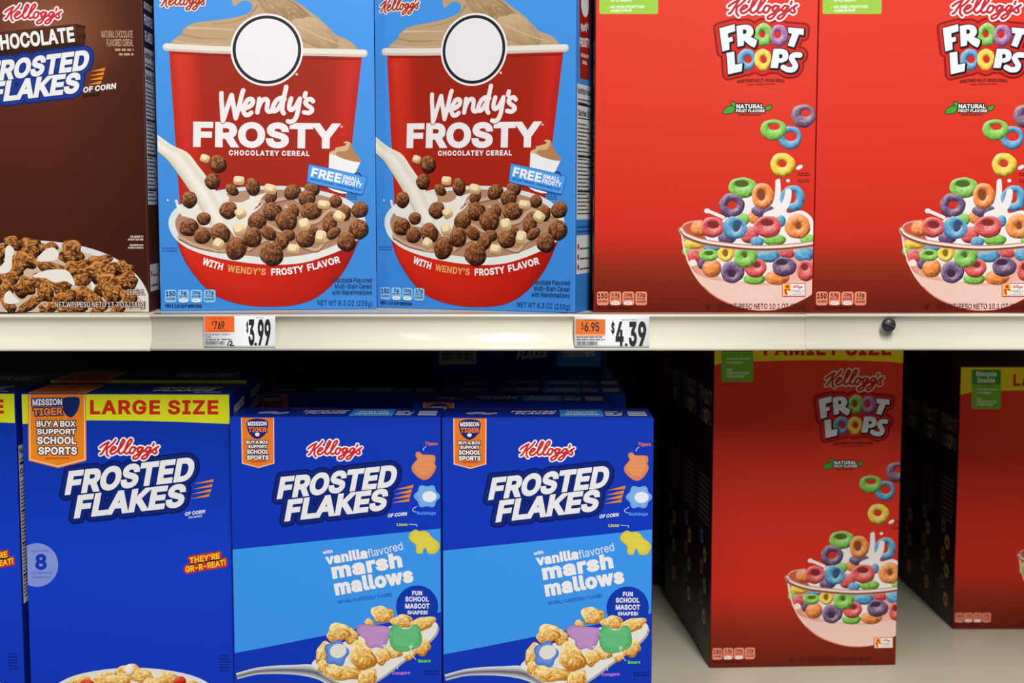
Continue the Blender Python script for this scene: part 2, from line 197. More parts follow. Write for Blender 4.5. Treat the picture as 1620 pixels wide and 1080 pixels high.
GLYPH_REGULAR = r'''
A 488 474,-8 281,517 195,516 4,-8 91,-8 141,134 341,134 389,-8;316,207 166,207 239,432
B 464 402,412 388,446 363,476 332,498 291,512 52,517 52,-8 303,-4 347,10 384,35 407,63 421,98 426,134 422,175 409,207 367,252 328,266 379,295 400,335 403,342;336,178 347,137 342,108 324,86 293,70 246,65 133,65 133,223 250,222 302,211;323,398 328,372 326,351 302,315 263,296 133,293 133,444 241,444 280,438 307,424
C 518 484,340 455,422 406,478 342,512 269,524 202,516 146,491 104,456 62,396 40,331 32,257 40,177 62,112 96,60 146,18 203,-7 265,-15 344,-2 406,31 455,87 484,168 403,168 382,119 352,88 291,63 224,67 189,82 157,110 134,146 117,195 111,256 117,313 132,360 156,398 189,426 224,442 291,446 352,422 382,390 403,340
D 510 463,331 440,394 406,445 356,486 296,509 227,517 52,517 52,-8 221,-8 293,0 355,24 402,61 440,115 463,179 470,252;386,313 391,257 386,201 372,153 348,115 313,88 269,70 217,65 133,65 133,444 223,444 272,438 315,422 348,394 370,361
E 427 380,517 52,517 52,-8 383,-8 383,65 133,65 133,221 363,221 363,294 133,294 133,444 380,444
F 418 377,517 52,517 52,-8 133,-8 133,213 354,213 354,286 133,286 133,444 377,444
G 528 486,341 456,420 407,476 342,512 267,524 201,516 145,491 99,452 62,396 38,326 32,251 39,177 62,112 97,60 145,18 207,-8 271,-15 331,-7 389,18 423,43 458,87 479,139 486,264 275,264 275,191 406,194 402,163 386,123 368,99 341,78 306,64 268,61 227,66 189,82 157,110 132,149 122,181 111,256 117,313 132,360 156,399 188,426 223,442 290,446 333,432 365,408 403,341
H 525 465,517 384,517 384,297 133,297 133,517 52,517 52,-8 133,-8 133,224 384,224 384,-8 465,-8
I 308 277,517 23,517 23,444 110,444 110,65 23,65 23,-8 277,-8 277,65 191,65 191,444 277,444
J 404 344,517 264,517 264,144 258,107 242,80 215,63 184,58 152,64 128,80 112,107 105,181 24,181 36,79 69,27 122,-5 183,-15 248,-5 300,27 334,78 344,143
K 475 464,516 361,517 208,352 133,263 133,517 52,517 52,-8 133,-8 133,166 196,233 368,-8 464,-8 251,290
L 401 369,65 133,65 133,517 52,517 52,-8 369,-8
M 636 576,517 470,516 344,190 314,96 158,516 52,517 52,-8 130,-8 128,393 281,-8 348,-7 462,284 498,390 496,-8 576,-8
N 531 471,517 391,517 395,102 141,516 52,517 52,-8 133,-8 128,405 382,-7 471,-8
O 541 494,331 471,397 436,449 388,491 320,518 265,524 202,516 143,488 98,449 62,396 40,331 32,257 40,177 63,111 98,59 146,18 214,-8 269,-15 332,-6 388,18 429,52 472,112 494,182 501,257;417,313 422,256 418,198 401,148 377,110 344,82 309,67 266,61 226,66 189,82 157,110 132,148 117,195 111,256 117,313 132,360 158,400 189,426 224,442 272,448 307,442 346,426 377,399 400,362
P 453 412,393 397,434 370,469 336,494 294,510 237,517 52,517 52,-8 133,-8 133,178 291,183 336,200 373,229 397,261 412,302 417,346;334,374 334,321 312,278 293,263 268,254 133,251 133,444 267,441 285,435 312,417
Q 541 494,331 471,397 436,449 388,491 320,518 265,524 202,516 143,488 98,449 62,396 40,331 32,257 40,177 63,111 98,59 146,18 203,-7 265,-15 331,-7 353,2 397,-56 484,-56 413,39 436,59 471,111 494,177 501,251;417,313 422,256 417,195 400,147 377,110 366,101 317,167 229,167 304,66 266,61 226,66 189,82 157,110 132,148 117,195 111,256 117,313 132,360 158,400 189,426 224,442 272,448 307,442 346,426 377,399 400,362
R 457 413,397 397,437 371,472 337,496 292,512 52,517 52,-8 133,-8 133,191 222,194 240,193 348,-8 442,-8 325,205 371,233 398,268 413,307 417,349;327,400 337,352 326,303 313,287 268,266 133,264 133,444 233,444 293,433
S 455 402,417 384,453 355,483 319,506 277,519 230,524 178,519 135,506 98,483 68,452 50,415 44,370 53,322 82,282 124,253 292,198 326,174 338,136 334,117 306,80 256,60 195,60 147,78 118,113 110,145 29,145 38,94 57,56 87,24 125,2 170,-12 221,-17 280,-12 326,4 364,27 393,60 411,97 413,173 386,225 339,260 153,326 127,355 126,396 134,412 170,440 225,451 264,446 297,430 319,408 331,370 410,370
T 457 425,517 24,517 24,444 185,444 185,-8 265,-8 265,444 425,444
U 525 465,517 385,517 381,145 370,118 351,92 327,75 297,64 257,60 221,64 191,75 171,89 136,146 132,517 52,517 52,171 58,122 78,76 110,36 150,8 201,-10 256,-16 317,-10 367,8 407,36 440,77 459,122 464,158
V 488 474,517 389,517 241,76 90,517 4,517 199,-8 284,-7
W 694 680,517 596,517 492,92 386,517 300,517 193,90 88,517 6,517 148,-7 236,-7 326,319 344,409 448,-8 536,-8
X 482 461,517 370,517 238,316 108,517 14,517 194,260 3,-8 95,-8 189,125 237,204 378,-8 471,-8 281,263
Y 480 469,517 376,516 273,348 238,277 96,516 2,516 195,206 195,-8 276,-8 276,206
Z 446 405,517 32,517 32,444 310,446 34,49 34,-8 407,-8 407,65 128,63 405,459
a 397 341,292 329,324 290,367 241,387 161,390 100,371 50,326 30,286 104,264 113,282 152,314 196,323 239,312 260,293 268,258 258,242 74,200 36,165 22,110 27,71 41,41 64,15 91,-2 124,-13 192,-14 240,5 270,36 269,-8 345,-8;268,180 264,117 242,80 200,57 149,55 134,59 109,77 100,104 110,134 137,152
b 432 393,247 378,296 352,336 317,368 276,386 231,392 195,389 148,367 124,334 122,517 45,517 45,-8 120,-8 120,46 168,-4 227,-16 276,-10 317,9 353,41 378,84 393,131 398,180;317,226 317,152 295,94 250,58 221,55 191,58 167,72 147,90 124,151 124,228 146,286 166,306 191,318 219,322 241,319 275,304 294,286
c 404 374,272 347,326 309,363 236,391 156,386 110,365 75,334 48,294 32,245 26,190 32,131 49,81 75,42 113,9 157,-10 237,-14 264,-8 310,14 348,52 374,107 300,126 276,82 241,60 175,59 151,72 115,122 104,188 116,255 151,304 177,318 223,321 265,304 299,253
d 432 380,517 303,517 303,336 257,380 198,392 149,386 113,370 72,336 48,296 31,247 26,192 31,131 48,81 72,41 107,9 149,-10 197,-16 256,-4 305,42 305,-8 380,-8;293,259 301,229 301,151 278,91 258,72 233,58 206,55 175,58 150,72 136,86 116,120 104,189 115,256 130,285 150,304 178,318 206,322 234,318 258,306 278,286
e 412 376,244 348,319 298,368 238,390 155,386 108,364 74,333 48,293 30,239 26,185 32,130 49,81 75,42 113,9 159,-10 210,-16 285,-4 341,33 377,96 303,114 266,68 210,54 155,68 134,86 117,110 108,140 107,161 379,161;290,266 297,226 108,229 117,267 151,306 176,318 206,322 236,318 257,308
f 262 254,528 159,535 108,512 76,464 76,387 -2,387 -2,319 75,319 73,-8 150,-8 150,319 236,319 236,387 150,387 150,418 161,454 194,466 233,460
g 433 380,387 305,387 306,335 277,367 230,390 149,386 108,368 73,336 48,296 31,248 26,194 31,134 50,83 76,46 109,20 150,2 229,0 276,21 304,52 303,-7 296,-44 276,-69 247,-84 178,-86 141,-72 103,-31 40,-66 57,-95 101,-134 166,-156 253,-155 293,-144 328,-124 357,-94 375,-56 380,-11;292,261 304,194 293,126 279,100 259,82 234,70 206,67 175,70 158,78 130,101 107,156 107,228 130,285 150,306 175,318 204,322 234,318 259,306 279,286
h 418 361,287 348,324 328,353 299,376 266,388 225,392 185,387 148,369 122,342 122,517 45,517 45,-8 122,-8 125,256 133,279 165,310 211,321 244,315 268,298 282,272 288,236 288,-8 365,-8
i 175 122,387 45,387 45,-8 122,-8;131,502 103,529 64,529 36,502 36,465 64,438 103,438 131,465
j 175 122,387 45,387 42,-52 34,-66 22,-76 -18,-80 -18,-152 69,-136 96,-112 110,-93 119,-65;131,502 103,529 64,529 36,502 36,465 64,438 103,438 131,465
k 389 376,386 281,387 122,224 122,517 45,517 45,-8 122,-8 122,138 153,166 290,-8 388,-8 212,216
l 197 122,517 45,517 45,82 50,45 68,14 99,-5 153,-10 190,-3 177,60 126,69 123,78
m 618 561,298 548,332 529,358 501,379 470,391 435,394 378,382 331,348 319,326 294,365 260,388 217,394 170,384 126,351 111,306 120,387 45,387 45,-8 122,-8 125,264 146,302 184,320 227,318 246,306 262,285 266,260 266,-8 343,-8 346,268 364,302 401,320 445,318 467,307 482,286 488,255 488,-8 565,-8
n 418 361,287 348,324 328,353 299,376 266,388 225,392 185,387 148,369 120,340 120,387 45,387 45,-8 122,-8 125,256 133,279 165,310 211,321 244,315 268,298 282,272 288,236 288,-8 365,-8
o 423 384,245 366,295 340,334 303,367 254,386 205,392 157,386 110,365 75,334 48,294 32,245 26,190 32,131 49,81 75,42 113,9 161,-10 209,-16 258,-10 306,12 340,42 366,82 384,136 389,190;308,223 308,152 286,94 265,72 243,60 208,54 176,58 150,73 116,120 104,186 116,255 150,303 172,316 208,322 239,318 265,304 285,283
p 432 393,247 378,296 352,336 317,368 277,386 227,392 167,380 120,336 120,387 45,387 45,-151 122,-151 122,42 169,-4 227,-16 276,-10 317,9 353,41 378,81 393,131 398,186;317,226 317,152 295,94 250,58 221,55 191,58 167,72 147,90 124,151 124,228 146,286 166,306 191,318 219,322 241,319 275,304 294,286
q 432 380,387 305,387 305,332 257,380 198,392 149,386 108,368 72,336 48,296 31,247 26,192 31,131 48,81 72,41 107,9 149,-10 193,-16 229,-13 276,10 305,44 303,-151 380,-151;293,259 301,229 301,151 278,91 258,72 233,58 206,55 175,58 150,72 136,86 116,120 104,189 115,256 130,285 150,304 178,318 206,322 234,318 258,306 278,286
r 267 251,392 179,388 144,371 124,352 118,334 119,387 45,387 45,-8 122,-8 125,260 146,295 184,315 251,314
s 373 334,285 321,320 283,365 225,389 147,389 83,361 58,336 46,312 39,276 46,234 66,202 101,178 233,140 258,117 260,103 255,85 239,68 214,58 180,53 153,56 129,66 112,84 99,116 26,100 36,63 58,31 108,-4 143,-13 225,-13 263,-2 294,17 319,43 334,73 339,109 332,146 313,175 279,201 174,230 129,250 120,261 122,293 136,310 155,320 188,325 216,320 237,310 264,268
t 235 212,387 134,387 134,479 57,479 57,387 -2,387 -2,319 57,319 57,91 64,50 86,15 123,-6 170,-12 222,-5 208,62 141,68 136,78 135,319 212,319
u 418 365,387 288,387 285,123 276,102 245,69 199,58 166,64 142,81 126,108 122,143 122,387 45,387 49,93 62,56 82,27 111,4 144,-9 184,-13 224,-8 261,10 290,40 290,-8 365,-8
v 397 382,387 299,386 217,160 194,82 90,387 6,386 157,-7 231,-8
w 575 556,387 474,386 397,94 322,387 246,387 170,93 94,386 12,385 132,-8 206,-7 284,281 362,-7 435,-8
x 387 367,387 278,387 191,248 104,387 14,387 149,194 6,-8 95,-8 189,141 283,-8 373,-8 230,192
y 397 382,387 299,386 217,160 194,82 90,387 6,387 154,-1 124,-68 102,-81 55,-78 37,-146 119,-151 163,-131 198,-89
z 388 341,387 40,387 40,315 238,315 34,49 34,-8 347,-8 347,64 142,64 341,328
0 461 392,397 360,456 327,491 282,516 229,524 172,516 126,491 88,451 62,398 45,332 40,258 44,182 61,111 88,58 120,22 172,-7 225,-15 278,-8 327,17 366,58 392,110 408,176 413,250 408,326;322,362 336,255 324,162 306,108 286,82 258,64 227,58 195,64 170,79 147,107 130,147 117,253 130,362 147,401 167,427 197,446 227,452 258,446 288,425 306,401
1 461 284,517 195,517 78,431 78,342 201,432 204,63 68,63 68,-8 399,-8 399,63 284,63
2 461 384,413 366,452 341,481 310,504 270,519 227,524 180,519 139,503 107,480 79,446 63,407 57,354 134,354 138,388 159,428 198,449 248,449 288,429 309,395 310,349 290,307 56,50 56,-8 397,-8 397,65 170,65 274,176 364,286 386,343
3 461 380,517 62,517 62,444 270,444 150,303 149,240 201,240 271,226 309,192 320,144 308,98 272,68 263,66 219,58 168,66 132,92 114,140 35,140 44,89 63,53 94,23 130,2 171,-11 215,-15 268,-10 312,4 348,29 377,62 395,101 401,143 395,188 378,226 348,260 311,284 266,296 236,297 380,458
4 461 325,517 242,516 33,162 32,97 274,97 274,-8 351,-8 351,97 421,97 421,171 351,171 351,326 274,326 274,171 123,171
5 461 374,517 89,517 58,246 130,238 170,260 218,269 271,255 307,217 320,160 307,108 271,70 249,61 221,58 176,68 144,94 127,138 51,138 58,91 76,56 105,24 145,0 176,-10 219,-15 270,-9 313,8 347,34 369,62 393,115 399,165 386,234 352,289 297,328 231,342 176,333 146,318 158,444 374,444
6 461 337,517 246,515 130,344 72,242 56,164 61,113 77,70 105,33 138,8 191,-10 228,-15 273,-10 313,6 350,35 375,69 392,110 397,155 392,203 377,244 353,275 319,302 280,317 237,322 196,312;307,209 318,159 310,120 307,105 275,70 226,56 201,60 159,85 136,130 138,189 158,229 200,254 253,254 274,244
7 461 399,517 54,517 54,444 310,444 84,-8 170,-7 399,447
8 461 385,419 368,454 341,484 309,506 271,519 228,524 182,519 143,506 110,484 83,454 67,419 62,378 68,340 86,304 115,275 135,267 121,263 72,220 47,168 49,94 67,58 97,26 133,4 176,-10 223,-15 277,-10 320,4 356,26 385,58 402,93 409,137 394,199 356,248 318,265 337,275 366,304 384,339 390,378;316,180 329,138 326,122 300,80 257,60 195,60 170,68 135,98 124,140 136,180 174,216 226,227 278,216;308,397 307,351 287,319 250,300 203,300 165,319 144,353 144,397 150,406 165,431 202,449 250,449 283,434
9 461 392,395 375,438 350,472 314,501 273,518 224,524 179,518 139,501 106,476 78,440 61,399 56,354 60,305 76,265 99,233 134,206 173,191 240,188 254,193 115,-8 206,-6 322,164 380,267 397,345;307,403 318,346 307,299 275,264 228,252 180,264 145,299 134,354 145,403 161,424 201,449 253,449 274,440
$ 455 402,417 384,453 355,483 319,506 277,519 252,522 252,591 194,591 194,521 135,506 98,483 66,447 50,415 44,374 52,323 82,282 125,252 194,230 194,61 145,80 118,113 110,145 29,145 38,94 57,56 87,24 125,2 170,-12 194,-14 194,-82 252,-82 252,-15 280,-12 327,4 364,27 393,60 411,97 413,162 413,173 385,226 339,260 252,291 252,447 266,445 297,430 319,408 331,370 410,370;338,140 334,117 306,80 252,60 252,211 292,198 325,174;194,445 194,311 153,326 127,355 126,396 134,412 170,440
. 196 150,42 134,80 95,96 74,90 45,62 45,21 75,-9 116,-9 134,4
, 196 148,79 61,79 28,-127 90,-126
: 196 150,42 134,80 95,96 74,90 45,62 45,21 75,-9 116,-9 134,4;146,337 116,367 75,367 45,337 45,296 75,266 116,266 146,296
/ 257 246,541 172,540 4,-84 78,-83
( 281 248,547 172,547 124,443 93,326 81,210 87,129 103,53 132,-24 172,-103 248,-104 216,-34 168,116 159,205 170,317 198,426
) 281 150,443 102,547 24,547 55,481 92,368 111,258 112,186 112,162 94,71 26,-104 102,-103 142,-25 169,51 186,128 192,210 181,325
- 461 345,252 106,252 106,180 345,180
& 456 417,232 342,232 338,187 324,151 231,264 260,286 312,338 330,380 327,437 297,486 265,508 237,518 163,518 135,508 102,485 71,432 67,400 80,340 129,279 56,217 29,165 31,94 47,58 74,27 107,4 148,-10 194,-15 236,-11 308,16 328,32 360,-8 455,-8 372,92 405,142;281,90 273,82 222,58 168,57 130,76 108,110 108,152 132,188 176,221;250,424 254,405 248,380 185,326 147,382 147,414 161,438 186,451 224,449 238,440
! 204 152,42 136,80 97,94 60,79 44,42 48,20 78,-9 119,-9 136,4;140,517 55,517 59,152 136,152
&q; 214 144,517 62,517 70,310 136,310
% 684 606,149 582,199 535,228 503,233 469,229 420,199 395,149 395,66 420,16 467,-13 499,-18 533,-14 582,16 606,66;555,517 478,517 117,-8 196,-8;538,141 541,95 531,57 522,49 501,43 483,46 470,58 463,74 461,120 471,158 480,166 501,172 520,168 532,157;272,468 234,510 177,525 117,510 80,468 67,414 78,333 97,307 144,278 207,278 234,290 272,331 284,386;213,434 213,367 194,339 168,336 157,339 145,350 135,389 146,450 157,461 175,465 191,462 206,449'''
GB = load(GLYPH_BOLD, -36, 545)
GR = load(GLYPH_REGULAR, -8, 517)

# ------------------------------------------------------------------ printing on a panel
LAYER = 2.5e-5
ident = lambda x, y: (x, y)
def inside(p, o):
    r = False
    for a, b in zip(o, o[1:] + o[:1]):
        if (a[1] > p[1]) != (b[1] > p[1]) and p[0] < a[0] + (p[1] - a[1]) * (b[0] - a[0]) / (b[1] - a[1]): r = not r
    return r
def simplify(L, tol):
    def dp(P):
        keep = [True] + [False] * (len(P) - 2) + [True]; st = [(0, len(P) - 1)]
        while st:
            a, b = st.pop()
            if b - a < 2: continue
            ax, ay = P[a]; dx, dy = P[b][0] - ax, P[b][1] - ay; l = math.hypot(dx, dy); best, bi = -1, a
            for i in range(a + 1, b):
                d = abs((P[i][0] - ax) * dy - (P[i][1] - ay) * dx) / l if l > 1e-12 else math.hypot(P[i][0] - ax, P[i][1] - ay)
                if d > best: best, bi = d, i
            if best > tol: keep[bi] = True; st += [(a, bi), (bi, b)]
        return [p for p, k in zip(P, keep) if k]
    m = len(L) // 2
    return dp(L[:m + 1])[:-1] + dp(L[m:] + [L[0]])[:-1]
class Art:
    """flat printed shapes on one panel; M turns traced coordinates into metres on the panel"""
    def __init__(s, M, rect=None, base=0):
        s.M = M; s.rect = rect; s.base = base; s.V = []; s.T = []; s.k = 0.0
        s.sg = -1 if M is ident else 1          # panel metres run upwards, traced coordinates downwards
    def with_map(s, M):
        a = Art(M, s.rect, s.base); a.V = s.V; a.T = s.T; a.k = s.k
        return a
    def add(s, pts, tris, cols, z):
        n = len(s.V); uv = [s.M(p[0], p[1]) for p in pts]
        for (u, v), c in zip(uv, cols): s.V.append((u, v, z + s.base, lin(c)))
        for a, b, c in tris:
            ar = (uv[b][0] - uv[a][0]) * (uv[c][1] - uv[a][1]) - (uv[b][1] - uv[a][1]) * (uv[c][0] - uv[a][0])
            if abs(ar) < 1e-13: continue
            s.T.append((n + a, n + b, n + c) if ar > 0 else (n + a, n + c, n + b))
    def poly(s, pts, col, z, holes=()):
        pts = list(pts)
        loops = [pts] + [list(h) for h in holes]
        flat = [p for l in loops for p in l]
        tr = tessellate_polygon([[Vector((p[0], p[1], 0)) for p in l] for l in loops])
        cols = [col(*p) for p in flat] if callable(col) else [col] * len(flat)
        s.add(flat, tr, cols, z)
    def rect4(s, x0, y0, x1, y1, col, z): s.poly([(x0, y0), (x1, y0), (x1, y1), (x0, y1)], col, z)
    def rrect(s, x0, y0, x1, y1, r, col, z):
        P = []
        for cx, cy, a0 in ((x1 - r, y0 + r, -90), (x1 - r, y1 - r, 0), (x0 + r, y1 - r, 90), (x0 + r, y0 + r, 180)):
            for k in range(5):
                a = math.radians(a0 + 90 * k / 4); P.append((cx + r * math.cos(a), cy + r * math.sin(a)))
        s.poly(P, col, z)
    def ell(s, cx, cy, rx, ry, col, z, rot=0, n=36):
        c, d = math.cos(math.radians(rot)), math.sin(math.radians(rot))
        P = [(cx, cy)] + [(cx + rx * math.cos(t) * c - ry * math.sin(t) * d, cy + rx * math.cos(t) * d + ry * math.sin(t) * c)
                          for t in [2 * math.pi * k / n for k in range(n)]]
        s.add(P, [(0, 1 + k, 1 + (k + 1) % n) for k in range(n)], [col(*p) for p in P] if callable(col) else [col] * len(P), z)
    def stroke(s, pts, w, col, z, closed=False, w2=None):
        s.union([(list(pts), w, closed, w2)], col, z)
    def union(s, prims, col, z, cell=None):
        """round-ended pen strokes merged into one clean outline: [(points, width, closed, end width)]"""
        segs = []
        for pts, w, closed, w2 in prims:
            L = len(pts)
            if L == 1: segs.append((pts[0], pts[0], w / 2, w / 2))
            for i in range(L if closed else L - 1):
                ra = w / 2 if w2 is None else (w + (w2 - w) * i / max(1, L - 1)) / 2
                rb = w / 2 if w2 is None else (w + (w2 - w) * (i + 1) / max(1, L - 1)) / 2
                segs.append((pts[i], pts[(i + 1) % L], ra, rb))
        rm = max(max(q[2], q[3]) for q in segs)
        xs = [q[k][0] for q in segs for k in (0, 1)]; ys = [q[k][1] for q in segs for k in (0, 1)]
        h = cell or min(rm / 3.2, max(max(xs) - min(xs), max(ys) - min(ys), rm) / 12 + rm * .2)
        h = max(h, (max(xs) - min(xs) + max(ys) - min(ys)) / 900)
        x0, y0 = min(xs) - rm - 2 * h, min(ys) - rm - 2 * h
        nx, ny = int((max(xs) + rm + 2 * h - x0) / h) + 2, int((max(ys) + rm + 2 * h - y0) / h) + 2
        D = np.full((ny, nx), 9.0 * h)
        for a, b, ra, rb in segs:
            r = max(ra, rb) + 2 * h
            i0, i1 = max(0, int((min(a[0], b[0]) - r - x0) / h)), min(nx, int((max(a[0], b[0]) + r - x0) / h) + 2)
            j0, j1 = max(0, int((min(a[1], b[1]) - r - y0) / h)), min(ny, int((max(a[1], b[1]) + r - y0) / h) + 2)
            X = x0 + h * np.arange(i0, i1)[None, :]; Y = y0 + h * np.arange(j0, j1)[:, None]
            dx, dy = b[0] - a[0], b[1] - a[1]; l2 = dx * dx + dy * dy
            t = np.clip(((X - a[0]) * dx + (Y - a[1]) * dy) / l2, 0, 1) if l2 > 1e-12 else np.zeros((j1 - j0, i1 - i0))
            d = np.hypot(X - a[0] - t * dx, Y - a[1] - t * dy) - (ra + (rb - ra) * t)
            D[j0:j1, i0:i1] = np.minimum(D[j0:j1, i0:i1], d)
        D = np.where(np.abs(D) < 1e-4 * h, 1e-4 * h, D)
        I = D < 0
        n4 = I[:-1, :-1].astype(int) + I[:-1, 1:] + I[1:, 1:] + I[1:, :-1]
        nxt = {}
        def pt(e):
            i, j, v = e
            a = D[j, i]; b = D[j + 1, i] if v else D[j, i + 1]
            f = a / (a - b)
            return (x0 + h * (i + (0 if v else f)), y0 + h * (j + (f if v else 0)))
        for j, i in zip(*np.nonzero((n4 > 0) & (n4 < 4))):
            j, i = int(j), int(i)
            c = (I[j, i], I[j, i + 1], I[j + 1, i + 1], I[j + 1, i])          # corners in order
            e = ((i, j, 0), (i + 1, j, 1), (i, j + 1, 0), (i, j, 1))            # edge k joins corner k and k+1
            starts = [k for k in range(4) if c[k] and not c[(k + 1) % 4]]
            for k in starts:
                m = (k - 1) % 4
                while c[m]: m = (m - 1) % 4
                nxt[e[k]] = e[m]                                              # leave the filled run on one side, return on the other
        loops = []
        while nxt:
            s0 = next(iter(nxt)); L = []; k = s0
            while k in nxt:
                L.append(pt(k)); k = nxt.pop(k)
            if len(L) > 2: loops.append(simplify(L, h * .07))
        loops = [L for L in loops if len(L) > 2]
        ar = [sum(p[0] * q[1] - p[1] * q[0] for p, q in zip(L, L[1:] + L[:1])) for L in loops]
        if not loops: return
        sg = 1 if ar[max(range(len(ar)), key=lambda k: abs(ar[k]))] > 0 else -1
        outs = [[L] for L, A_ in zip(loops, ar) if A_ * sg > 0]
        for L, A_ in zip(loops, ar):
            if A_ * sg > 0: continue
            best = None
            for o in outs:
                if inside(L[0], o[0]) and (best is None or inside(o[0][0], best[0])): best = o
            if best: best.append(L)
        for o in outs: s.poly(o[0], col, z, o[1:])
    def strip(s, top, bot, colf, z, n=16, m=6):
        """lofts between two curves; colf(s, t)"""
        def at(P, t):
            x = t * (len(P) - 1); i = min(int(x), len(P) - 2); f = x - i
            return (P[i][0] + (P[i + 1][0] - P[i][0]) * f, P[i][1] + (P[i + 1][1] - P[i][1]) * f)
        V, C, T = [], [], []
        for j in range(m + 1):
            for i in range(n + 1):
                a, b = at(top, i / n), at(bot, i / n); t = j / m
                V.append((a[0] + (b[0] - a[0]) * t, a[1] + (b[1] - a[1]) * t)); C.append(colf(i / n, t))
        for j in range(m):
            for i in range(n):
                k = j * (n + 1) + i
                T += [(k, k + 1, k + n + 2), (k, k + n + 2, k + n + 1)]
        s.add(V, T, C, z)
    def blob(s, cx, cy, rx, ry, pal, z, rot=0, seed=0, wob=0.08, rough=0.16, nr=5, n=20, outline=None):
        """a mottled rounded lump in a printed food picture; pal = dark, middle, light"""
        R = random.Random(seed * 7919 + 13)
        c, d = math.cos(math.radians(rot)), math.sin(math.radians(rot))
        ph = [R.uniform(0, 6.28) for _ in range(4)]
        def rad(a): return 1 + wob * (math.sin(2 * a + ph[0]) + .7 * math.sin(3 * a + ph[1]) + .6 * math.sin(5 * a + ph[2])) / 1.6
        V, C, T = [(cx, cy)], [pal[1]], []
        for j in range(1, nr + 1):
            q = (j / nr) ** 0.8
            for i in range(n):
                a = 2 * math.pi * (i + .5 * (j % 2)) / n
                r = q * rad(a)
                x, y = rx * r * math.cos(a), ry * r * math.sin(a)
                V.append((cx + x * c - y * d, cy + x * d + y * c))
                ca, sa = math.cos(a + math.radians(rot)), math.sin(a + math.radians(rot))
                L = .62 + (-.30 * ca - .62 * sa) * q ** 1.6 - .30 * q ** 4 + R.uniform(-1, 1) * rough * 1.5
                C.append(mix(pal[0], pal[1], L * 2) if L < .5 else mix(pal[1], pal[2], L * 2 - 1))
        for i in range(n): T.append((0, 1 + i, 1 + (i + 1) % n))
        for j in range(nr - 1):
            a0, b0 = 1 + j * n, 1 + (j + 1) * n
            for i in range(n):
                k = (i + 1) % n
                T += [(a0 + i, b0 + i, b0 + k), (a0 + i, b0 + k, a0 + k)]
        s.k += .05; s.add(V, T, C, z + s.k)
    def ring(s, cx, cy, rx, ry, hx, hy, hrx, hry, base, z, rot=0, seed=0):
        """a printed cereal ring"""
        R = random.Random(seed * 31 + 5)
        N, K = 26, 7
        dark = mix(base, (20, 10, 25), .55); light = mix(base, (255, 255, 250), .5)
        c, d = math.cos(math.radians(rot)), math.sin(math.radians(rot))
        V, C, T = [], [], []
        for j in range(K + 1):
            t = j / K
            for i in range(N):
                a = 2 * math.pi * i / N
                x0, y0 = hx - cx + hrx * math.cos(a), hy - cy + hry * math.sin(a)
                w = 1 + .025 * math.sin(3 * a + seed) + .02 * math.sin(7 * a + seed * 2)
                x1, y1 = rx * w * math.cos(a), ry * w * math.sin(a)
                x, y = x0 + (x1 - x0) * t, y0 + (y1 - y0) * t
                V.append((cx + x * c - y * d, cy + x * d + y * c))
                k = 2 * t - 1
                ca, sa = math.cos(a), math.sin(a)
                L = .60 + (-.28 * ca - .55 * sa) * k - .22 * k ** 4 + R.uniform(-.17, .17)
                C.append(mix(dark, base, L * 2) if L < .5 else mix(base, light, L * 2 - 1))
        for j in range(K):
            for i in range(N):
                k = (i + 1) % N
                T += [(j * N + i, (j + 1) * N + i, (j + 1) * N + k), (j * N + i, (j + 1) * N + k, j * N + k)]
        s.k += .05; s.add(V, T, C, z + s.k)
    # ---- lettering
    def _set(s, txt, F, mp, col, z, ol, track):
        x = 0.0; items = []
        for ch in txt:
            if ch == ' ': x += 165 + track; continue
            g = F.get(ch) or F["-"]
            items.append((g, x)); x += g[0] + track
        g0, gl = items[0], items[-1]
        xa, xb = g0[1] + g0[0][2], gl[1] + gl[0][3]
        for k, (w, oc) in enumerate(ol):
            prims = []
            for g, ox in items:
                for flat, tr, cnt in g[1]:
                    i = 0
                    for n in cnt:
                        prims.append(([mp((ox + q[0] - xa) / (xb - xa), q[1]) for q in flat[i:i + n]], w * 2, True, None)); i += n
            s.union(prims, oc, z - 1 - k, cell=max(w / 3, .12) if s.sg > 0 else w / 3)
        for g, ox in items:
            for flat, tr, cnt in g[1]:
                P = [mp((ox + q[0] - xa) / (xb - xa), q[1]) for q in flat]
                s.add(P, tr, [col(*p) for p in P] if callable(col) else [col] * len(P), z)
    def text(s, txt, p0, p1, h, col, z, F=None, sl=0.0, ol=(), track=0, h1=None):
        dx, dy = p1[0] - p0[0], p1[1] - p0[1]; l = math.hypot(dx, dy)
        ux, uy = dx / l, dy / l
        nx, ny = uy * s.sg, -ux * s.sg
        def mp(a, b):
            hh = h if h1 is None else h + (h1 - h) * a
            return (p0[0] + dx * a + (nx + ux * sl) * b * hh, p0[1] + dy * a + (ny + uy * sl) * b * hh)
        s._set(txt, F or GB, mp, col, z, ol, track)
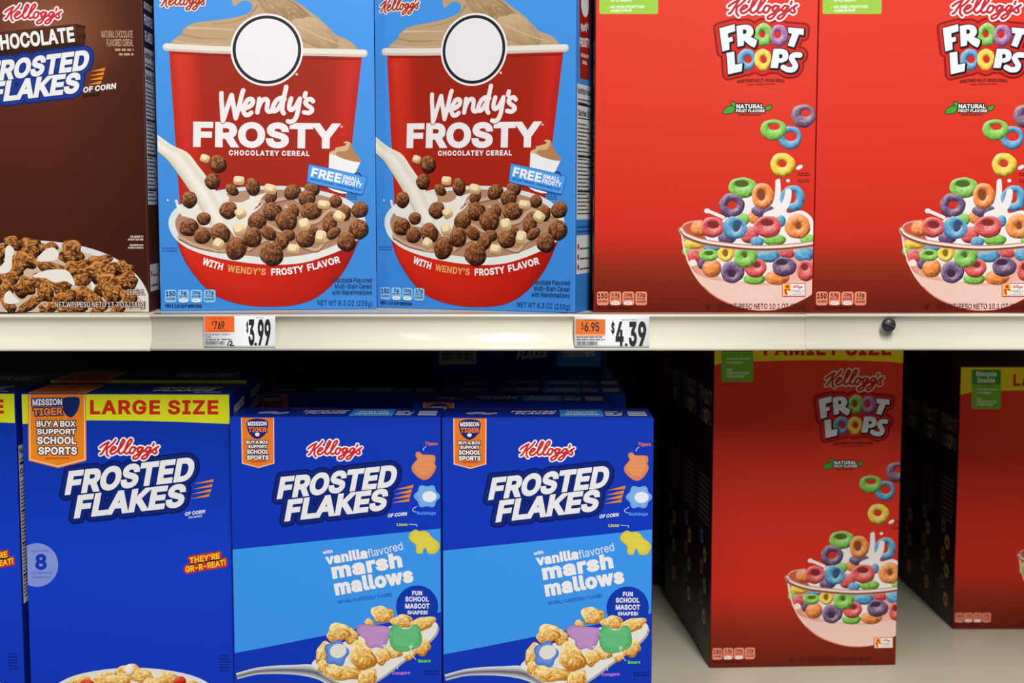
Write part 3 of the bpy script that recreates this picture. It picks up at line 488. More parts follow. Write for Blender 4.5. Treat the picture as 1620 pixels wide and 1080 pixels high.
    def outline(s, txt, p, q, h, w, sl, track, F=None):
        """the letters' contours as pen strokes, for a plate around them"""
        F = F or GB; dx, dy = q[0] - p[0], q[1] - p[1]; l = math.hypot(dx, dy); ux, uy = dx / l, dy / l
        x = 0.0; items = []
        for ch in txt: items.append((F[ch], x)); x += F[ch][0] + track
        xa, xb = items[0][0][2], items[-1][1] + items[-1][0][3]; pr = []
        for g, ox in items:
            for flat, tr, cnt in g[1]:
                P = []
                for v in flat[:cnt[0]]:
                    a, b = (ox + v[0] - xa) / (xb - xa), v[1]
                    P.append((p[0] + dx * a + (uy + ux * sl) * b * h, p[1] + dy * a + (-ux + uy * sl) * b * h))
                pr.append((P, w * 2, True, None))
                cx, cy = sum(v[0] for v in P) / len(P), sum(v[1] for v in P) / len(P)
                pr.append(([(cx - ux * 5, cy - uy * 5), (cx + ux * 5, cy + uy * 5)], w * 2.6, False, None))
        return pr
    def text_path(s, txt, path, t0, t1, h, col, z, F=None, ol=(), track=0):
        P = sm(path, n=8); D = [0]
        for a, b in zip(P, P[1:]): D.append(D[-1] + math.hypot(b[0] - a[0], b[1] - a[1]))
        def mp(a, b):
            d = (t0 + (t1 - t0) * a) * D[-1]; i = 0
            while i < len(P) - 2 and D[i + 1] < d: i += 1
            f = (d - D[i]) / (D[i + 1] - D[i]); p, q = P[i], P[i + 1]
            l = math.hypot(q[0] - p[0], q[1] - p[1]); ux, uy = (q[0] - p[0]) / l, (q[1] - p[1]) / l
            return (p[0] + (q[0] - p[0]) * f + uy * b * h, p[1] + (q[1] - p[1]) * f - ux * b * h)
        s._set(txt, F or GB, mp, col, z, ol, track)
    def dashes(s, x0, y0, x1, y1, h, col, z, seed=0):
        """a line of print too fine to read"""
        R = random.Random(seed + 99); L = math.hypot(x1 - x0, y1 - y0); d = 0
        ux, uy = (x1 - x0) / L, (y1 - y0) / L
        while d < L:
            w = min(R.uniform(1.2, 4.2) * h, L - d)
            a = (x0 + ux * d, y0 + uy * d); b = (x0 + ux * (d + w), y0 + uy * (d + w))
            s.poly([(a[0] + uy * h, a[1] - ux * h), (b[0] + uy * h, b[1] - ux * h), b, a], col, z)
            d += w + h * .6
    # ---- to mesh
    def finish(s):
        if not s.rect: return s.V, s.T
        x0, y0, x1, y1 = s.rect; V = list(s.V); T = []
        for t in s.T:
            P = [V[i] for i in t]
            if all(x0 <= p[0] <= x1 and y0 <= p[1] <= y1 for p in P): T.append(t); continue
            poly = P
            for ax, lim, sg in ((0, x0, 1), (0, x1, -1), (1, y0, 1), (1, y1, -1)):
                out = []
                for a, b in zip(poly, poly[1:] + poly[:1]):
                    da, db = (a[ax] - lim) * sg, (b[ax] - lim) * sg
                    if da >= 0: out.append(a)
                    if (da >= 0) != (db >= 0):
                        f = da / (da - db)
                        out.append((a[0] + (b[0] - a[0]) * f, a[1] + (b[1] - a[1]) * f, a[2], mix(a[3], b[3], f)))
                poly = out
                if len(poly) < 3: break
            if len(poly) >= 3:
                n = len(V); V += poly
                T += [(n, n + k, n + k + 1) for k in range(1, len(poly) - 1)]
        return V, T
    def mesh(s, name, place, mat):
        V, T = s.finish()
        used = sorted({i for t in T for i in t}); idx = {i: k for k, i in enumerate(used)}
        me = bpy.data.meshes.new(name)
        me.from_pydata([place(*V[i][:3]) for i in used], [], [tuple(idx[i] for i in t) for t in T])
        at = me.color_attributes.new('print', 'FLOAT_COLOR', 'POINT')
        buf = []
        for i in used: buf += [*V[i][3], 1.0]
        at.data.foreach_set('color', buf)
        me.materials.append(mat)
        me.update()
        return me

# ------------------------------------------------------------------ materials
def new_mat(name):
    m = bpy.data.materials.new(name); m.use_nodes = True
    return m, m.node_tree.nodes, m.node_tree.links, m.node_tree.nodes['Principled BSDF']
def print_mat(name, rough=0.40, spec=0.16, bump=0.02):
    m, N, L, P = new_mat(name)
    a = N.new('ShaderNodeAttribute'); a.attribute_name = 'print'
    L.new(a.outputs['Color'], P.inputs['Base Color'])
    P.inputs['Roughness'].default_value = rough
    P.inputs['Specular IOR Level'].default_value = spec
    tc = N.new('ShaderNodeTexCoord'); mp = N.new('ShaderNodeMapping')
    mp.inputs['Scale'].default_value = (1, 1, 9)
    n = N.new('ShaderNodeTexNoise'); n.inputs['Scale'].default_value = 90; n.inputs['Detail'].default_value = 3
    b = N.new('ShaderNodeBump'); b.inputs['Strength'].default_value = bump; b.inputs['Distance'].default_value = 0.002
    L.new(tc.outputs['Object'], mp.inputs['Vector']); L.new(mp.outputs['Vector'], n.inputs['Vector'])
    L.new(n.outputs['Fac'], b.inputs['Height']); L.new(b.outputs['Normal'], P.inputs['Normal'])
    return m
def plain_mat(name, col, rough=0.45, spec=0.4, metal=0.0, var=0.06, scale=12, spots=None):
    m, N, L, P = new_mat(name)
    tc = N.new('ShaderNodeTexCoord')
    n = N.new('ShaderNodeTexNoise'); n.inputs['Scale'].default_value = scale; n.inputs['Detail'].default_value = 6
    L.new(tc.outputs['Object'], n.inputs['Vector'])
    r = N.new('ShaderNodeValToRGB')
    r.color_ramp.elements[0].position = 0.3; r.color_ramp.elements[1].position = 0.7
    c = lin(col)
    r.color_ramp.elements[0].color = (*[v * (1 - var) for v in c], 1)
    r.color_ramp.elements[1].color = (*[min(1, v * (1 + var)) for v in c], 1)
    L.new(n.outputs['Fac'], r.inputs['Fac'])
    out = r.outputs['Color']
    if spots:
        n2 = N.new('ShaderNodeTexNoise'); n2.inputs['Scale'].default_value = spots[0]; n2.inputs['Detail'].default_value = 4
        L.new(tc.outputs['Object'], n2.inputs['Vector'])
        r2 = N.new('ShaderNodeValToRGB')
        r2.color_ramp.elements[0].position = spots[1]; r2.color_ramp.elements[0].color = (1, 1, 1, 1)
        r2.color_ramp.elements[1].position = spots[1] + .05; r2.color_ramp.elements[1].color = (*[v for v in lin(spots[2])], 1)
        mx = N.new('ShaderNodeMix'); mx.data_type = 'RGBA'; mx.blend_type = 'MULTIPLY'
        mx.inputs[0].default_value = 1.0
        L.new(out, mx.inputs[6]); L.new(r2.outputs['Color'], mx.inputs[7])
        out = mx.outputs[2]
    L.new(out, P.inputs['Base Color'])
    P.inputs['Roughness'].default_value = rough; P.inputs['Specular IOR Level'].default_value = spec
    P.inputs['Metallic'].default_value = metal
    return m
M_PRINT = print_mat('printed_card')
M_PAPER = print_mat('printed_paper', rough=0.5, spec=0.3, bump=0.005)

# ------------------------------------------------------------------ where a box stands
CT, ST = math.cos(TH), math.sin(TH)
class Pose:
    def __init__(s, X, Y, yaw, zs, W, D, H):
        s.X, s.Y, s.yaw, s.zs, s.W, s.D, s.H = X, Y, math.radians(yaw), zs, W, D, H
    def _hit(s, x, y, o, n):
        d = ((x - 810) / FPX, CT + (540 - y) / FPX * ST, -ST + (540 - y) / FPX * CT)
        t = (o[0] * n[0] + o[1] * n[1]) / (d[0] * n[0] + d[1] * n[1])
        return d[0] * t, d[1] * t, d[2] * t
    def front(s, x, y):
        """traced point -> (u from the middle, v up) on the front panel"""
        c, k = math.cos(s.yaw), math.sin(s.yaw)
        p = s._hit(x, y, (s.X, s.Y), (-k, c))
        return ((p[0] - s.X) * c + (p[1] - s.Y) * k, p[2] - s.zs)
    def right(s, x, y):
        """-> (depth from the front edge, v) on the right-hand panel"""
        c, k = math.cos(s.yaw), math.sin(s.yaw)
        o = (s.X + s.W / 2 * c, s.Y + s.W / 2 * k)
        p = s._hit(x, y, o, (c, k))
        return (-(p[0] - o[0]) * k + (p[1] - o[1]) * c, p[2] - s.zs)
    def left(s, x, y):
        c, k = math.cos(s.yaw), math.sin(s.yaw)
        o = (s.X - s.W / 2 * c, s.Y - s.W / 2 * k)
        p = s._hit(x, y, o, (c, k))
        return (s.D - (-(p[0] - o[0]) * k + (p[1] - o[1]) * c), p[2] - s.zs)
    def put(s, root):
        root.location = (s.X, s.Y, s.zs + ZC); root.rotation_euler = (0, 0, s.yaw)

def link(o, parent=None):
    COL.objects.link(o)
    if parent: o.parent = parent
    return o
def mesh_ob(name, me, parent=None): return link(bpy.data.objects.new(name, me), parent)
def bm_ob(name, bm, mat, parent=None, smooth=False):
    me = bpy.data.meshes.new(name); bm.to_mesh(me); bm.free()
    me.materials.append(mat)
    if smooth:
        for p in me.polygons: p.use_smooth = True
    return mesh_ob(name, me, parent)
def tag(o, label, cat, group=None):
    o['label'] = label; o['category'] = cat
    if group: o['group'] = group
    return o
def copy_tree(o, parent=None):
    c = o.copy(); COL.objects.link(c)
    if parent: c.parent = parent
    for ch in list(o.children): copy_tree(ch, c)
    return c
# ------------------------------------------------------------------ printed designs
WHITE = (238, 236, 236)
def script_logo(A, x0, y0, x1, y1, z, red=(205, 45, 45), edge=(246, 240, 240)):
    """the flowing red maker's name with its white edge, fitted to a box on the panel"""
    S = [[(140, 172), (165, 150), (200, 128), (238, 108)], [(245, 105), (215, 155), (180, 210), (160, 240), (142, 248)],
         [(325, 78), (300, 112), (262, 150), (222, 178)], [(222, 178), (218, 215), (218, 245), (238, 270)],
         [(255, 212), (298, 195), (325, 172), (308, 160), (280, 175), (261, 215), (275, 243), (310, 234), (345, 205), (390, 160), (428, 95),
          (414, 76), (390, 110), (364, 180), (360, 222), (380, 240), (415, 220), (465, 160), (514, 92), (500, 72), (470, 105), (440, 170), (430, 220), (450, 240), (485, 222)],
         [(545, 165), (515, 167), (492, 200), (494, 233), (522, 235), (549, 200), (548, 168)], [(550, 172), (575, 182), (603, 165)],
         [(640, 174), (610, 165), (582, 195), (586, 220), (615, 210), (645, 172), (622, 230), (582, 288), (542, 304), (530, 283), (570, 255), (640, 220), (682, 190)],
         [(735, 174), (705, 165), (676, 195), (681, 220), (710, 210), (740, 172), (717, 235), (680, 288), (646, 304), (630, 286), (670, 255), (740, 220), (772, 190)],
         [(772, 122), (762, 148)], [(770, 193), (802, 172), (826, 158), (802, 176), (796, 200), (806, 224), (787, 240), (765, 230)]]
    fx, fy = (x1 - x0) / 730.0, (y1 - y0) / 270.0
    k = (abs(fx) + abs(fy)) / 2
    P = [sm([(x0 + (x - 120) * fx, y0 + (y - 55) * fy) for x, y in st], n=4) for st in S]
    A.union([(q, 56 * k, False, None) for q in P], edge, z, 9 * k); A.union([(q, 24 * k, False, None) for q in P], red, z + 1, 5 * k)

def rating_tabs(A, xs, y0, y1, fill, ink, z, rows, unit=1.0):
    """the row of little rounded tabs with calories, fat, sodium and sugars"""
    for i, ((a, b), (big, s1, s2, pct)) in enumerate(zip(xs, rows)):
        h = y1 - y0; w = b - a
        A.rrect(a, y0, b, y1, w * .2, fill, z)
        if pct: A.ell((a + b) / 2, y1 - h * .16, w * .36, h * .13, (245, 245, 245), z + 1)
        if pct: A.text(pct, ((a + b) / 2 - w * .2, y1 - h * .11), ((a + b) / 2 + w * .2, y1 - h * .11), h * .1, ink, z + 2)
        if s2 is None:
            A.text(big, (a + w * .08, y0 + h * .52), (b - w * .08, y0 + h * .52), h * .4, ink, z + 1)
            A.text(s1, (a + w * .1, y0 + h * .8), (b - w * .1, y0 + h * .8), h * .17, ink, z + 1)
        else:
            q = .30 if len(big) < 3 else .42
            m = (a + b) / 2
            A.text(big, (m - w * q * .8, y0 + h * .36), (m + w * q * .8, y0 + h * .36), h * .27, ink, z + 1)
            A.text(s1, (a + w * .12, y0 + h * .60), (b - w * .12, y0 + h * .60), h * .16, ink, z + 1)
            if s2: A.text(s2, (a + w * .1, y0 + h * .82), (b - w * .1, y0 + h * .82), h * .16, ink, z + 1)

def facts_panel(A, W, y0, y1, ink=(30, 30, 35), paper=(232, 232, 232), x0=.004, x1=None, seed=0):
    """the white nutrition table on a side panel, in metres"""
    x1 = x1 or W - .004
    A.rect4(x0, y0, x1, y1, paper, 1)
    a, b = x0 + .002, x1 - .002
    A.text('Nutrition Facts', (a, y1 - .0085), (b, y1 - .0085), .0055, ink, 2)
    A.dashes(a, y1 - .0125, b, y1 - .0125, .0014, ink, 2, seed); A.dashes(a, y1 - .0155, b - .01, y1 - .0155, .0014, ink, 2, seed + 1)
    A.rect4(a, y1 - .0185, b, y1 - .0168, ink, 2)
    A.text('Calories 150', (a, y1 - .0275), (b, y1 - .0275), .0055, ink, 2)
    A.rect4(a, y1 - .030, b, y1 - .029, ink, 2)
    y = y1 - .034; k = 0
    while y > y0 + .004:
        A.dashes(a, y, b - .012 + .006 * ((k * 7) % 3), y, .0013, ink, 2, seed + k)
        if k % 9 == 8: A.rect4(a, y - .0024, b, y - .0012, ink, 2)
        elif k < 22: A.rect4(a, y - .0011, b, y - .0009, ink, 2)
        y -= .0034; k += 1

def front_art(pose):
    e = .0007
    return lambda base, M=None: Art(M or pose.front, (-pose.W / 2 + e, e, pose.W / 2 - e, pose.H - e), base)
def full(A, pose, colf, nx=10, ny=16):
    """full-panel ground colour, colf(s, t) with t from the top down"""
    B = A.with_map(ident)
    w = pose.W / 2
    B.strip([(-w, pose.H), (w, pose.H)], [(-w, 0), (w, 0)], colf, 0, nx, ny)

# ---- blue box with the red cup of soft-serve
def art_cup(p):
    F = front_art(p); c3 = crop(240, 0, 4.319); c4 = crop(240, 240, 4.154); cw = crop(330, 130, 7.364); cp = crop(475, 215, 10.8)
    S = {}
    A = S['front_panel'] = F(0)
    full(A, p, lambda s, t: mix((78, 158, 236), (64, 138, 214), t))
    ink = (30, 55, 105)
    for k, (x, t) in enumerate(((1178, 'Chocolate Flavored'), (1205, 'Multi-Grain Cereal'), (1187, 'with Marshmallows'))):
        y = 857 + 40 * k
        A.text(t, c4(x, y), c4(1447, y), 30 / 4.154, ink, 30, F=GR)
    A.text('NET WT 8.3 OZ (235g)', c4(1088, 1008), c4(1450, 1012), 33 / 4.154, ink, 14, F=GR)
    for k, y in enumerate((636, 654)): A.dashes(*c4(70, y), *c4(168, y), 2.0, (52, 110, 180), 14, k)
    for k, y in enumerate((282, 297, 312)): A.dashes(*c4(1285, y), *c4(1350, y), 1.8, (52, 110, 180), 14, k)
    A.ell(*c3(1297, 866), 2, 2, (232, 170, 160), 14); A.ell(*c3(990, 508), 2, 2, (232, 200, 195), 14)
    # cup and soft-serve swirl
    A = S['cup_picture'] = F(1)
    st = [(0, (192, 48, 32)), (.05, (216, 62, 40)), (.11, (206, 56, 37)), (.16, (170, 46, 27)), (.5, (156, 46, 27)), (.84, (168, 44, 26)), (.95, (204, 50, 38)), (1, (186, 42, 34))]
    def cupc(s, t): return mix(ramp(st, s), (178, 34, 20), t * .55)
    A.strip([c3(118, 345), c3(1437, 385)], [c4(190, 420), c4(1262, 420)], cupc, 0, 40, 8)
    sw = [(140, 305), (152, 268), (205, 232), (214, 205), (245, 178), (310, 154), (420, 140), (530, 126), (620, 106), (668, 86), (688, 56), (680, 22), (650, 6), (618, 6),
          (592, 24), (566, 42), (550, 22), (552, -20), (600, -70), (700, -110), (820, -90), (900, -40), (952, -5), (1010, 25), (1062, 65), (1140, 122), (1200, 180), (1262, 240), (1330, 268), (1378, 300), (1402, 348), (1300, 345), (800, 330), (300, 320)]
    A.poly(c3(sm(sw, True, 4)), (193, 165, 130), 1)
    R = random.Random(4)
    A.blob(*c3(940, 110), 62, 22, ((146, 116, 84), (166, 136, 102), (190, 162, 128)), 2, rot=40, seed=3, wob=.2, rough=.25, nr=8, n=30)
    A.blob(*c3(1120, 235), 46, 18, ((172, 142, 106), (188, 160, 124), (206, 180, 146)), 2, rot=35, seed=8, wob=.15, rough=.12, nr=6, n=30)
    for P, col, w in (([(250, 190), (400, 195), (560, 205)], (214, 192, 164), 14), ([(210, 235), (330, 260), (520, 265)], (174, 146, 112), 12),
                      ([(160, 280), (300, 300), (520, 300)], (208, 184, 152), 12), ([(640, 120), (560, 150), (420, 165)], (176, 148, 114), 10),
                      ([(720, 40), (690, 80), (660, 110)], (170, 140, 106), 14), ([(1000, 180), (1150, 250), (1340, 320)], (208, 184, 150), 12)):
        A.stroke(c3(sm(P)), w / 4.319, col, 3, w2=w / 9)
    A.stroke(c3([(100, 321), (400, 338), (800, 350), (1200, 358), (1450, 364)]), 52 / 4.319, (206, 199, 186), 4)
    A.stroke(c3([(100, 314), (400, 330), (800, 342), (1200, 350), (1450, 357)]), 34 / 4.319, (232, 227, 217), 5)
    A.stroke(c3([(140, 362), (780, 392), (1420, 404)]), 10 / 4.319, (150, 30, 20), 3)
    # round badge
    A = S['round_badge'] = F(8)
    A.ell(*c3(787, 340), 248 / 4.319, 248 / 4.319, (240, 238, 240), 0, n=64)
    A.ell(*c3(787, 340), 234 / 4.319, 234 / 4.319, (44, 46, 44), 1, n=64)
    A.ell(*c3(787, 340), 213 / 4.319, 213 / 4.319, (236, 234, 238), 2, n=64)
    # names
    A = S['product_lettering'] = F(12)
    A.text('FROSTY', c3(285, 1001), c3(1287, 1014), 168 / 4.319, (237, 234, 235), 2, track=-14, ol=((.6, (237, 234, 235)),))
    A = S['description_lettering'] = F(12)
    A.text('CHOCOLATEY CEREAL', c3(527, 1061), c3(1078, 1067), 36 / 4.319, WHITE, 1, track=70)
    A.text('FLAVORED WITH OTHER NATURAL FLAVORS', c4(580, 55), c4(965, 55), 3.6, (196, 72, 48), 1, F=GR, track=40)
    A = S['script_lettering'] = F(15)
    W = [[(150, 128), (150, 200), (157, 300), (163, 400), (166, 452)], [(166, 452), (190, 390), (225, 275), (262, 165), (270, 150)], [(270, 150), (282, 225), (300, 330), (316, 420)],
         [(316, 420), (342, 335), (370, 220), (392, 130), (405, 95)],
         [(385, 312), (440, 300), (497, 268), (518, 225), (498, 196), (455, 208), (418, 270), (405, 330), (428, 378), (468, 378), (498, 355)],
         [(592, 195), (582, 270), (568, 352)], [(580, 300), (615, 225), (660, 197), (688, 218), (684, 270), (680, 318), (700, 342), (728, 338)],
         [(885, 195), (840, 185), (792, 212), (757, 270), (747, 318), (766, 338), (802, 318), (840, 262), (872, 190)], [(905, 55), (882, 160), (862, 260), (860, 335), (876, 362)],
         [(962, 190), (942, 260), (944, 312), (972, 320), (1012, 285), (1048, 222), (1064, 192)], [(1064, 192), (1048, 290), (1030, 380), (1000, 440), (955, 463), (925, 455)],
         [(1130, 128), (1120, 165)], [(1216, 222), (1190, 197), (1148, 207), (1128, 240), (1152, 272), (1194, 300), (1204, 332), (1166, 358), (1112, 350)]]
    W = [cw(sm(st_, n=5)) for st_ in W]
    A.union([(q, 72 / 7.364, False, None) for q in W], (176, 44, 30), 0, 1.4); A.union([(q, 53 / 7.364, False, None) for q in W], (237, 233, 234), 1, 1.0)
    A = S['brand_lettering'] = F(12, p.front)
    script_logo(A, *c3(55, -62), *c3(378, 78), 0, red=(176, 58, 36), edge=(238, 226, 220))
    # bowl of cereal
    A = S['bowl_picture'] = F(16)
    top = [(158, 560), (240, 628), (400, 688), (600, 722), (800, 738), (1000, 722), (1200, 655), (1368, 565)]
    bot = [(158, 562), (200, 680), (262, 785), (345, 885), (450, 960), (600, 1005), (770, 1018), (950, 1005), (1085, 955), (1205, 855), (1290, 740), (1368, 567)]
    def bowlc(s, t):
        c = ramp([(0, (170, 28, 16)), (.12, (214, 48, 26)), (.45, (204, 42, 22)), (.8, (188, 32, 18)), (1, (150, 24, 16))], s)
        return mix(c, (140, 20, 12), max(0, t - .55) * .9)
    A.strip(sm(c4(top), n=4), sm(c4(bot), n=4), bowlc, 0, 40, 8)
    rim = [(112, 450), (122, 520), (165, 582), (250, 640), (400, 690), (600, 726), (800, 742), (1000, 728), (1200, 664), (1340, 592), (1400, 520), (1404, 450), (1370, 380), (1280, 310), (1120, 258), (900, 226), (640, 228), (430, 255), (250, 310), (150, 380)]
    A.poly(c4(sm(rim, True, 4)), lambda x, y: mix((214, 222, 222), (226, 230, 226), (y - 300) / 110), 1)
    inner = [(160, 440), (168, 520), (220, 588), (330, 636), (480, 662), (700, 690), (900, 690), (1080, 660), (1230, 600), (1330, 530), (1362, 450), (1320, 380), (1200, 312), (1000, 262), (800, 248), (600, 256), (420, 290), (250, 345)]
    A.poly(c4(sm(inner, True, 4)), (178, 138, 112), 2)
    R = random.Random(11)
    for P in ([(700, 330), (800, 320), (900, 300), (910, 285), (960, 330)], [(640, 640), (700, 600), (760, 575), (790, 600)], [(960, 600), (1020, 630), (1090, 640), (1150, 580), (1230, 560)],
              [(180, 560), (280, 610), (400, 640), (480, 650)], [(1030, 470), (1100, 450), (1180, 380), (1300, 440)], [(880, 360), (960, 400), (1010, 440)], [(760, 480), (840, 520), (880, 500)],
              [(1140, 330), (1250, 370), (1330, 420)], [(540, 290), (600, 275), (660, 280)]):
        A.stroke(c4(sm(P)), 24 / 4.154, (206, 170, 144), 3, w2=12 / 4.154); A.stroke(c4(sm([(x + 4, y + 16) for x, y in P])), 12 / 4.154, (150, 108, 82), 3, w2=5 / 4.154)
    spl = [(150, 320), (168, 340), (195, 375), (240, 350), (300, 335), (350, 350), (430, 262), (455, 280), (480, 262), (520, 315), (590, 330), (640, 310), (678, 238), (684, 262), (668, 300), (700, 285), (752, 268), (716, 310), (690, 350), (665, 395),
           (640, 430), (630, 480), (600, 545), (555, 570), (520, 520), (470, 485), (400, 500), (330, 490), (262, 440), (205, 420), (178, 400)]
    A.poly(c4(spl), (232, 228, 218), 4)
    A.poly(c4(sm([(505, 320), (540, 282), (610, 268), (650, 285), (610, 325), (550, 332)], True)), (186, 146, 118), 5)
    A.strip(c4(sm([(-40, -70), (40, 0), (100, 50), (170, 140), (230, 225), (285, 310), (330, 390), (385, 490)])), c4(sm([(-10, -150), (130, -45), (235, 5), (300, 85), (362, 165), (415, 245), (460, 330), (535, 450)])),
            lambda s, t: ramp([(0, (206, 196, 172)), (.25, (232, 226, 212)), (.5, (240, 236, 228)), (.75, (224, 216, 198)), (1, (238, 234, 224))], t), 6, 22, 10)
    A.ell(*c4(106, 318), 1.5, 1.5, (230, 230, 225), 4); A.ell(*c4(162, 326), 2.6, 2.6, (235, 232, 225), 4); A.ell(*c4(682, 240), 1.6, 1.6, (235, 232, 225), 4); A.ell(*c4(752, 268), 1.8, 1.8, (235, 232, 225), 5)
    for P, w in (([(172, 400), (180, 360), (162, 330)], 3.4), ([(205, 420), (196, 370), (176, 345)], 2.6), ([(455, 330), (448, 285), (430, 262)], 3.2), ([(660, 340), (670, 290), (682, 242)], 4.2), ([(690, 350), (715, 305), (752, 268)], 3.8), ([(640, 330), (652, 290), (660, 262)], 3.0), ([(610, 420), (690, 380), (730, 340)], 4.0)):
        A.stroke(c4(sm(P)), w, (236, 233, 226), 7, w2=1.2)
    A = S['cereal_picture'] = F(24)
    choc = ((36, 16, 8), (98, 54, 30), (182, 126, 84))
    balls = [(400, 195, 50, 56), (528, 250, 48, 34), (665, 230, 60, 48), (785, 295, 52, 38), (925, 265, 58, 50), (1055, 245, 52, 46), (1210, 325, 45, 40), (930, 390, 46, 40), (1020, 308, 58, 55), (1045, 390, 72, 58), (1368, 380, 55, 56), (1270, 402, 52, 42),
             (795, 393, 64, 62), (695, 455, 62, 58), (1062, 520, 36, 32), (885, 455, 70, 72), (1170, 475, 70, 48), (1195, 536, 52, 34), (895, 550, 52, 38), (770, 535, 58, 42), (343, 440, 42, 48), (505, 385, 58, 60), (245, 497, 63, 60),
             (333, 553, 55, 54), (453, 535, 68, 64), (665, 562, 66, 62), (848, 600, 60, 48), (1010, 575, 64, 54), (1360, 510, 66, 66), (1280, 592, 62, 64), (555, 635, 75, 72), (790, 675, 78, 76), (248, 315, 52, 56), (437, 80, 58, 56)]
    for i, (x, y, rx, ry) in enumerate(balls):
        A.blob(*c4(x, y), rx / 4.154, ry / 4.154, choc, i * .1, rot=i * 40, seed=i, wob=.05, rough=.26, nr=7, n=24)
    ms = ((172, 136, 84), (222, 190, 138), (244, 224, 184))
    for i, (x, y, w, h, r) in enumerate([(350, 45, 62, 54, 20), (573, 190, 72, 60, 5), (780, 245, 82, 64, 15), (585, 402, 72, 72, -30), (575, 512, 76, 80, -20), (437, 605, 70, 72, 30), (1130, 348, 80, 58, 10), (1232, 425, 78, 68, 35),
                                         (1002, 478, 72, 82, -15), (1110, 560, 70, 88, 10), (930, 640, 80, 68, 10)]):
        ca, sa = math.cos(math.radians(r)), math.sin(math.radians(r)); q = []
        for a in range(28):
            t = 2 * math.pi * a / 28; ex = lambda v: math.copysign(abs(v) ** .55, v)
            q.append((ex(math.cos(t)) * w / 2, ex(math.sin(t)) * h / 2))
        P = c4([(x + a * ca - b * sa, y + a * sa + b * ca) for a, b in q]); cx, cy = c4(x, y)
        A.poly(P, lambda px, py, cy=cy, h=h: mix(ms[2], ms[0], (py - cy) / h * 4.2 + .42), 7)
        A.poly(c4([(x + a * ca * .62 - b * sa * .5 - 6, y + a * sa * .62 + b * ca * .5 - 8) for a, b in q]), ms[2], 8)
    # curved line on the bowl
    A = S['bowl_lettering'] = F(30)
    cur = c4([(328, 738), (398, 762), (466, 780), (560, 796), (680, 808), (790, 812), (900, 806), (1010, 788), (1125, 760), (1242, 727)])
    A.text_path('WITH', cur, 0.0, .152, 48 / 4.154, WHITE, 0)
    A.text_path("WENDY'S", cur, .185, .462, 46 / 4.154, (226, 160, 104), 0)
    A.text_path('FROSTY', cur, .50, .735, 46 / 4.154, WHITE, 0)
    A.text_path('FLAVOR', cur, .762, 1.0, 46 / 4.154, WHITE, 0)
    # offer flash
    A = S['offer_flash'] = F(32)
    A.poly(cp([(500, 290), (484, 600), (930, 660), (1032, 445)]), (236, 236, 238), 0)
    A.poly(cp(sm([(500, 300), (520, 268), (590, 240), (600, 205), (680, 185), (752, 168), (782, 148), (770, 128), (735, 120), (760, 98), (810, 96), (850, 112), (880, 160), (905, 220), (960, 320), (1020, 385), (1032, 448), (880, 430), (640, 345), (560, 320)], True)), (212, 182, 140), 1)
    A.poly(cp(sm([(612, 300), (640, 268), (780, 255), (830, 200), (855, 130), (905, 220), (960, 320), (1020, 388), (1030, 445), (880, 428), (700, 375), (630, 335)], True)), (182, 134, 92), 2)
    A.poly(cp([(470, 880), (800, 965), (790, 985), (720, 985), (600, 955), (520, 920)]), (238, 238, 238), 0)
    q = cp(sm([(150, 520), (200, 497), (640, 592), (1080, 695), (1122, 740), (1090, 880), (1055, 985), (1000, 985), (560, 885), (150, 790), (128, 740)], True))
    A.stroke(q, 1.8, (44, 104, 176), 2, closed=True); A.poly(q, (82, 160, 238), 3)
    A.text('FREE', cp(175, 692), cp(684, 806), 158 / 10.8, (242, 242, 244), 4, track=-10)
    A.text('SMALL', cp(722, 732), cp(1020, 790), 70 / 10.8, (242, 242, 244), 4)
    A.text('FROSTY', cp(706, 815), cp(1050, 886), 76 / 10.8, (242, 242, 244), 4)
    A.text("WITH ANY PURCHASE - OFFER IN WENDY'S APP", cp(172, 752), cp(1038, 946), 36 / 10.8, (34, 74, 140), 4)
    A.stroke(cp(sm([(930, 640), (980, 625), (1020, 650), (1040, 700)])), 1.2, (20, 30, 50), 4)
    # rating tabs
    A = S['rating_tabs'] = F(28)
    rating_tabs(A, [(c4(a, 0)[0], c4(b, 0)[0]) for a, b in ((88, 163), (172, 247), (255, 332), (342, 420))], c4(0, 905)[1], c4(0, 990)[1], (140, 194, 238), (28, 50, 100), 0,
                [('150', 'CALORIES', None, None), ('1g', 'SAT FAT', '', '5% DV'), ('200mg', 'SODIUM', '', '9% DV'), ('17g', 'TOTAL', 'SUGARS', None)])
    A.text('PER 1 1/2 CUP SERVING', c4(90, 1021), c4(330, 1023), 20 / 4.154, (28, 50, 100), 0)
    # right-hand side panel
    W = p.D; B = S['side_panel'] = Art(ident, (.0007, .0007, W - .0007, p.H - .0007), 0)
    B.strip([(0, p.H), (W, p.H)], [(0, 0), (W, 0)], lambda s, t: mix((80, 160, 236), (64, 138, 214), t), 0, 3, 12)
    B.poly([(.008, .288), (.042, .288), (.038, .205), (.012, .205)], (176, 40, 30), 1); B.rect4(.006, .283, .044, .289, (232, 227, 217), 2)
    B.poly(sm([(.008, .289), (.012, .297), (.026, .3), (.04, .294), (.042, .289)]), (193, 165, 130), 1)
    B.ell(.025, .27, .011, .011, (240, 238, 240), 2)
    B.text("Wendy's", (.014, .245), (.036, .249), .007, WHITE, 2); B.text('FROSTY', (.011, .232), (.039, .234), .008, WHITE, 2)
    B.text('CHOCOLATEY', (.014, .224), (.036, .224), .003, WHITE, 2); B.text('CEREAL', (.018, .218), (.032, .218), .003, WHITE, 2)
    facts_panel(B, W, .082, .2)
    for k in range(2): B.dashes(.005, .076 - k * .004, W - .006, .076 - k * .004, .0014, (30, 70, 130), 1, k)
